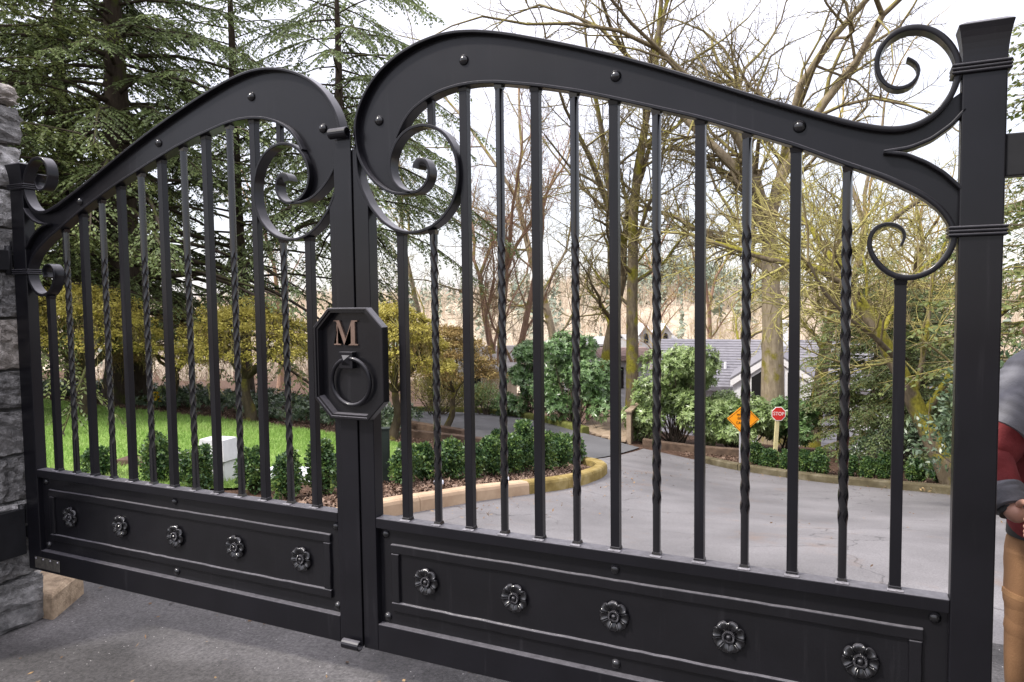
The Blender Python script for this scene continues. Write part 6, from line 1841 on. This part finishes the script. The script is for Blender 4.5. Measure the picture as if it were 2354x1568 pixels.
def man():
    D = 2.42
    hip = Vector(at(2452, 1262, D)); fz = float(terr(hip.x, hip.y))
    root = empty('person', (hip.x, hip.y, fz), 0, 'man in a red and grey jacket and brown work trousers behind the right gate post', 'person')
    o0 = Vector(root.location)
    W = lambda px, py, d: Vector(at(px, py, d)) - o0
    pelvis = W(2455, 1262, 2.42)
    belly = W(2460, 1110, 2.40); chest = W(2466, 960, 2.42); neck = W(2452, 838, 2.40)
    head0 = W(2440, 800, 2.34); head1 = W(2438, 722, 2.34)
    shR = W(2398, 872, 2.40); elR = W(2268, 1052, 2.33); wrR = W(2322, 1172, 2.20); haR = W(2352, 1192, 2.14)
    shL = W(2545, 872, 2.46); elL = W(2600, 1060, 2.40); wrL = W(2520, 1170, 2.25); haL = W(2480, 1185, 2.2)
    hpR = W(2398, 1275, 2.42); knR = W(2378, 1560, 2.36); anR = Vector((knR.x + .03, knR.y + .06, .10)); toR = anR + Vector((-.05, -.20, -.06))
    hpL = W(2510, 1275, 2.44); knL = W(2535, 1560, 2.42); anL = Vector((knL.x, knL.y + .06, .10)); toL = anL + Vector((.02, -.20, -.06))
    mid = lambda a, b, t: a * (1 - t) + b * t
    # one continuous body
    arm = lambda s, e, w, h: [(chest, .13), (s, .062), (mid(s, e, .5), .052), (e, .043), (mid(e, w, .5), .04), (w, .028), (h, .036)]
    leg = lambda h, k, a, t: [(pelvis, .13), (h, .085), (mid(h, k, .5), .078), (k, .058), (mid(k, a, .4), .056), (a, .036), (t, .034)]
    skin('body', [[(pelvis, .13), (belly, .125), (chest, .13), (mid(chest, neck, .6), .09), (neck, .055), (head0, .075), (mid(head0, head1, .55), .088), (head1, .07)],
                  arm(shR, elR, wrR, haR), arm(shL, elL, wrL, haL), leg(hpR, knR, anR, toR), leg(hpL, knL, anL, toL)], M['skin'], root)
    # fingers of both hands, curled in towards the belt
    for side, (w, h) in enumerate(((wrR, haR), (wrL, haL))):
        d = (h - w).normalized(); up = Vector((0, 0, 1)); out = d.cross(up).normalized() * (1 if side else -1)
        for k in range(4):
            b = h + up * (.026 - .017 * k) + d * .012
            ln = (.036, .041, .038, .030)[k]
            c1 = b + d * ln; c2 = c1 + (d * .6 - out * .8).normalized() * ln * .75; c3 = c2 + (-out + d * .1).normalized() * ln * .55
            skin('finger', [[(b, .0095), (c1, .0092), (c2, .0085), (c3, .007)]], M['skin'], root, 2)
        b = mid(w, h, .55) + up * .026
        skin('thumb', [[(b, .0115), (b + (d * .6 + up * .6).normalized() * .032, .0105), (b + (d * .9 + up * .4).normalized() * .062, .0085)]], M['skin'], root, 2)
    # clothing
    def cloth(name, pts, rad, mat, seed, wr=.03, n=26, m=46, squash=None, parent=root, open_end=False):
        """A garment piece: a tube through the joints whose cloth creases across the bends and sags between them."""
        P = smooth_poly([tuple(p) for p in pts], m, 3)
        t0 = np.r_[0, np.cumsum([np.linalg.norm(np.array(b) - np.array(a)) for a, b in zip(pts[:-1], pts[1:])])]; t0 = t0 / t0[-1]
        rr = np.interp(np.linspace(0, 1, m), t0, rad)
        rg = np.random.default_rng(seed); ph = rg.random(12) * 6.28
        rings = []; u = None
        for q in range(m):
            T = Vector(P[min(q + 1, m - 1)] - P[max(q - 1, 0)]).normalized()
            if u is None:
                u = Vector((RGT[0], RGT[1], 0)); 
            u = (u - T * u.dot(T)).normalized(); w = T.cross(u)
            ring = []
            for k in range(n):
                a = 2 * math.pi * k / n; v = q / m
                f = wr * (math.sin(v * 24 + 3.4 * math.sin(a + ph[0]) + ph[1]) * (.5 + .5 * math.sin(a * 2 + ph[2] + v * 5)) + .7 * math.sin(v * 53 + 3 * math.sin(a * 1.5 + ph[3]) + ph[4]) * (.5 + .5 * math.sin(a * 3 + ph[5] - v * 7))
                          + .6 * math.sin(a * 2 + v * 9 + ph[6]) + .35 * math.sin(a * 5 - v * 16 + ph[7]))
                r = rr[q] * (1 + f)
                sq = squash if squash else (1, 1)
                ring.append(tuple(Vector(P[q]) + u * (r * sq[0] * math.cos(a)) + w * (r * sq[1] * math.sin(a))))
            rings.append(ring)
        o = MB().loft(rings, cap=not open_end).build(name, mat, parent, smooth=True, crisp=55)
        return o
    up = lambda p, h: p + Vector((0, 0, h))
    cloth('jacket', [W(2455, 1232, 2.42), W(2457, 1180, 2.42), belly, mid(belly, chest, .5), chest, mid(chest, neck, .5), mid(chest, neck, .8), up(neck, .02)], [.185, .195, .198, .205, .215, .19, .125, .078], M['jacket_red'], 1, .018, squash=(1.0, .72), m=60, n=36)
    for q, (s_, e, w) in enumerate(((shR, elR, wrR), (shL, elL, wrL))):
        i_ = mid(chest, s_, .55)
        cloth('sleeve', [i_, s_, mid(s_, e, .5), e, mid(e, w, .5), mid(e, w, .86)], [.085, .092, .082, .074, .062, .050], M['jacket_red'], 5 + q, .040, m=64)
        a = mid(neck, s_, .55) + Vector((0, 0, -.03))
        cloth('sleeve_panel', [a, mid(a, s_, .6) + Vector((0, 0, .012)), s_ + Vector((0, 0, .006)), mid(s_, e, .38), mid(s_, e, .72)], [.092, .108, .116, .103, .088], M['jacket_grey'], 8 + q, .040, m=46)
        cloth('cuff', [mid(e, w, .62), mid(e, w, .8), mid(e, w, .97)], [.063, .057, .048], M['jacket_grey'], 11 + q, .030, m=16)
        cloth('watch_strap', [mid(e, w, .985), mid(e, w, 1.07)], [.035, .034], M['strap'], 13, .0, m=6)
    hipw = lambda x, dz: W(x, 1262, 2.42) + Vector((0, 0, dz))
    cloth('trousers', [up(pelvis, .085), up(pelvis, .03), pelvis, up(pelvis, -.09)], [.172, .186, .192, .170], M['canvas'], 21, .008, squash=(1.0, .74), m=20, n=36)
    cloth('belt', [up(pelvis, .045), up(pelvis, .082)], [.190, .188], M['strap'], 22, .0, squash=(1.0, .75), m=6, n=36)
    for q, (h, k, a) in enumerate(((hpR, knR, anR), (hpL, knL, anL))):
        cloth('trouser_leg', [up(h, .07), h, mid(h, k, .45), k, mid(k, a, .45), up(a, .02)], [.100, .112, .100, .086, .082, .078], M['canvas'], 24 + q, .013, m=80)
    v = Vector((-RGT[0], -RGT[1], 0)); fw = Vector((HEAD[0], HEAD[1], 0))
    mb = MB(); rings = []
    for i in range(9):
        t = i / 8; c = mid(hpR, knR, .30 + .34 * t); bl = .004 * math.sin(t * 9)
        lo_, hi_ = -.35, 1.15
        rings.append([tuple(c + v * (.1075 - .013 * t + bl) * math.cos(a) - fw * (.1085 - .013 * t + bl) * math.sin(a)) for a in np.linspace(lo_, hi_, 11)] + [tuple(c + v * .09 * math.cos(a) - fw * .092 * math.sin(a)) for a in np.linspace(hi_, lo_, 11)])
    pk_ = mb.loft(rings).build('pocket', M['canvas'], root, smooth=True, crisp=50)
    mb = MB(); rings = []
    for t in (-.02, .10):
        c = mid(hpR, knR, .30 + .34 * t)
        rings.append([tuple(c + v * .1105 * math.cos(a) - fw * .1115 * math.sin(a)) for a in np.linspace(-.4, 1.2, 11)] + [tuple(c + v * .10 * math.cos(a) - fw * .102 * math.sin(a)) for a in np.linspace(1.2, -.4, 11)])
    mb.loft(rings).build('pocket_flap', M['canvas_dark'], root, smooth=True, crisp=50)
    for a, t in ((anR, toR), (anL, toL)):
        skin('boot', [[(a + Vector((0, 0, .10)), .062), (a, .058), (mid(a, t, .55) + Vector((0, 0, -.005)), .052), (t, .046)]], M['boot'], root)
    # face and beard
    face = (-Vector((HEAD[0], HEAD[1], 0)) * .8 - Vector((RGT[0], RGT[1], 0)) * .6).normalized()
    sd = face.cross(Vector((0, 0, 1))).normalized()
    hc = mid(head0, head1, .5)
    skin('nose', [[(hc + face * .085 + Vector((0, 0, .02)), .010), (hc + face * .108 + Vector((0, 0, -.012)), .013)]], M['skin'], root)
    for s in (-1, 1):
        skin('ear', [[(hc + sd * s * .088 + Vector((0, 0, .018)), .016), (hc + sd * s * .09 + Vector((0, 0, -.018)), .012)]], M['skin'], root)
        e = MB(); bm = bmesh.new(); bmesh.ops.create_uvsphere(bm, u_segments=10, v_segments=8, radius=.013)
        me = bpy.data.meshes.new('eye'); bm.to_mesh(me); bm.free(); ob = link('eye', me, M['sign_white'], root, True); ob.location = hc + face * .078 + sd * s * .032 + Vector((0, 0, .022))
        bm = bmesh.new(); bmesh.ops.create_uvsphere(bm, u_segments=8, v_segments=6, radius=.0065)
        me = bpy.data.meshes.new('iris'); bm.to_mesh(me); bm.free(); ib = link('iris', me, M['strap'], ob, True); ib.location = face * .008
    skin('mouth', [[(hc + face * .092 + sd * -.022 + Vector((0, 0, -.048)), .006), (hc + face * .098 + Vector((0, 0, -.046)), .008), (hc + face * .092 + sd * .022 + Vector((0, 0, -.048)), .006)]], M['jacket_red'], root)
    skin('beard', [[(hc + sd * -.078 + face * .02 + Vector((0, 0, -.02)), .022), (hc + sd * -.055 + face * .066 + Vector((0, 0, -.075)), .032), (hc + face * .088 + Vector((0, 0, -.092)), .036), (hc + sd * .055 + face * .066 + Vector((0, 0, -.075)), .032), (hc + sd * .078 + face * .02 + Vector((0, 0, -.02)), .022)]], M['beard'], root)
    skin('hair', [[(hc - face * .05 + Vector((0, 0, -.01)), .075), (hc - face * .03 + Vector((0, 0, .055)), .085), (hc + face * .03 + Vector((0, 0, .085)), .062)]], M['beard'], root)
man()
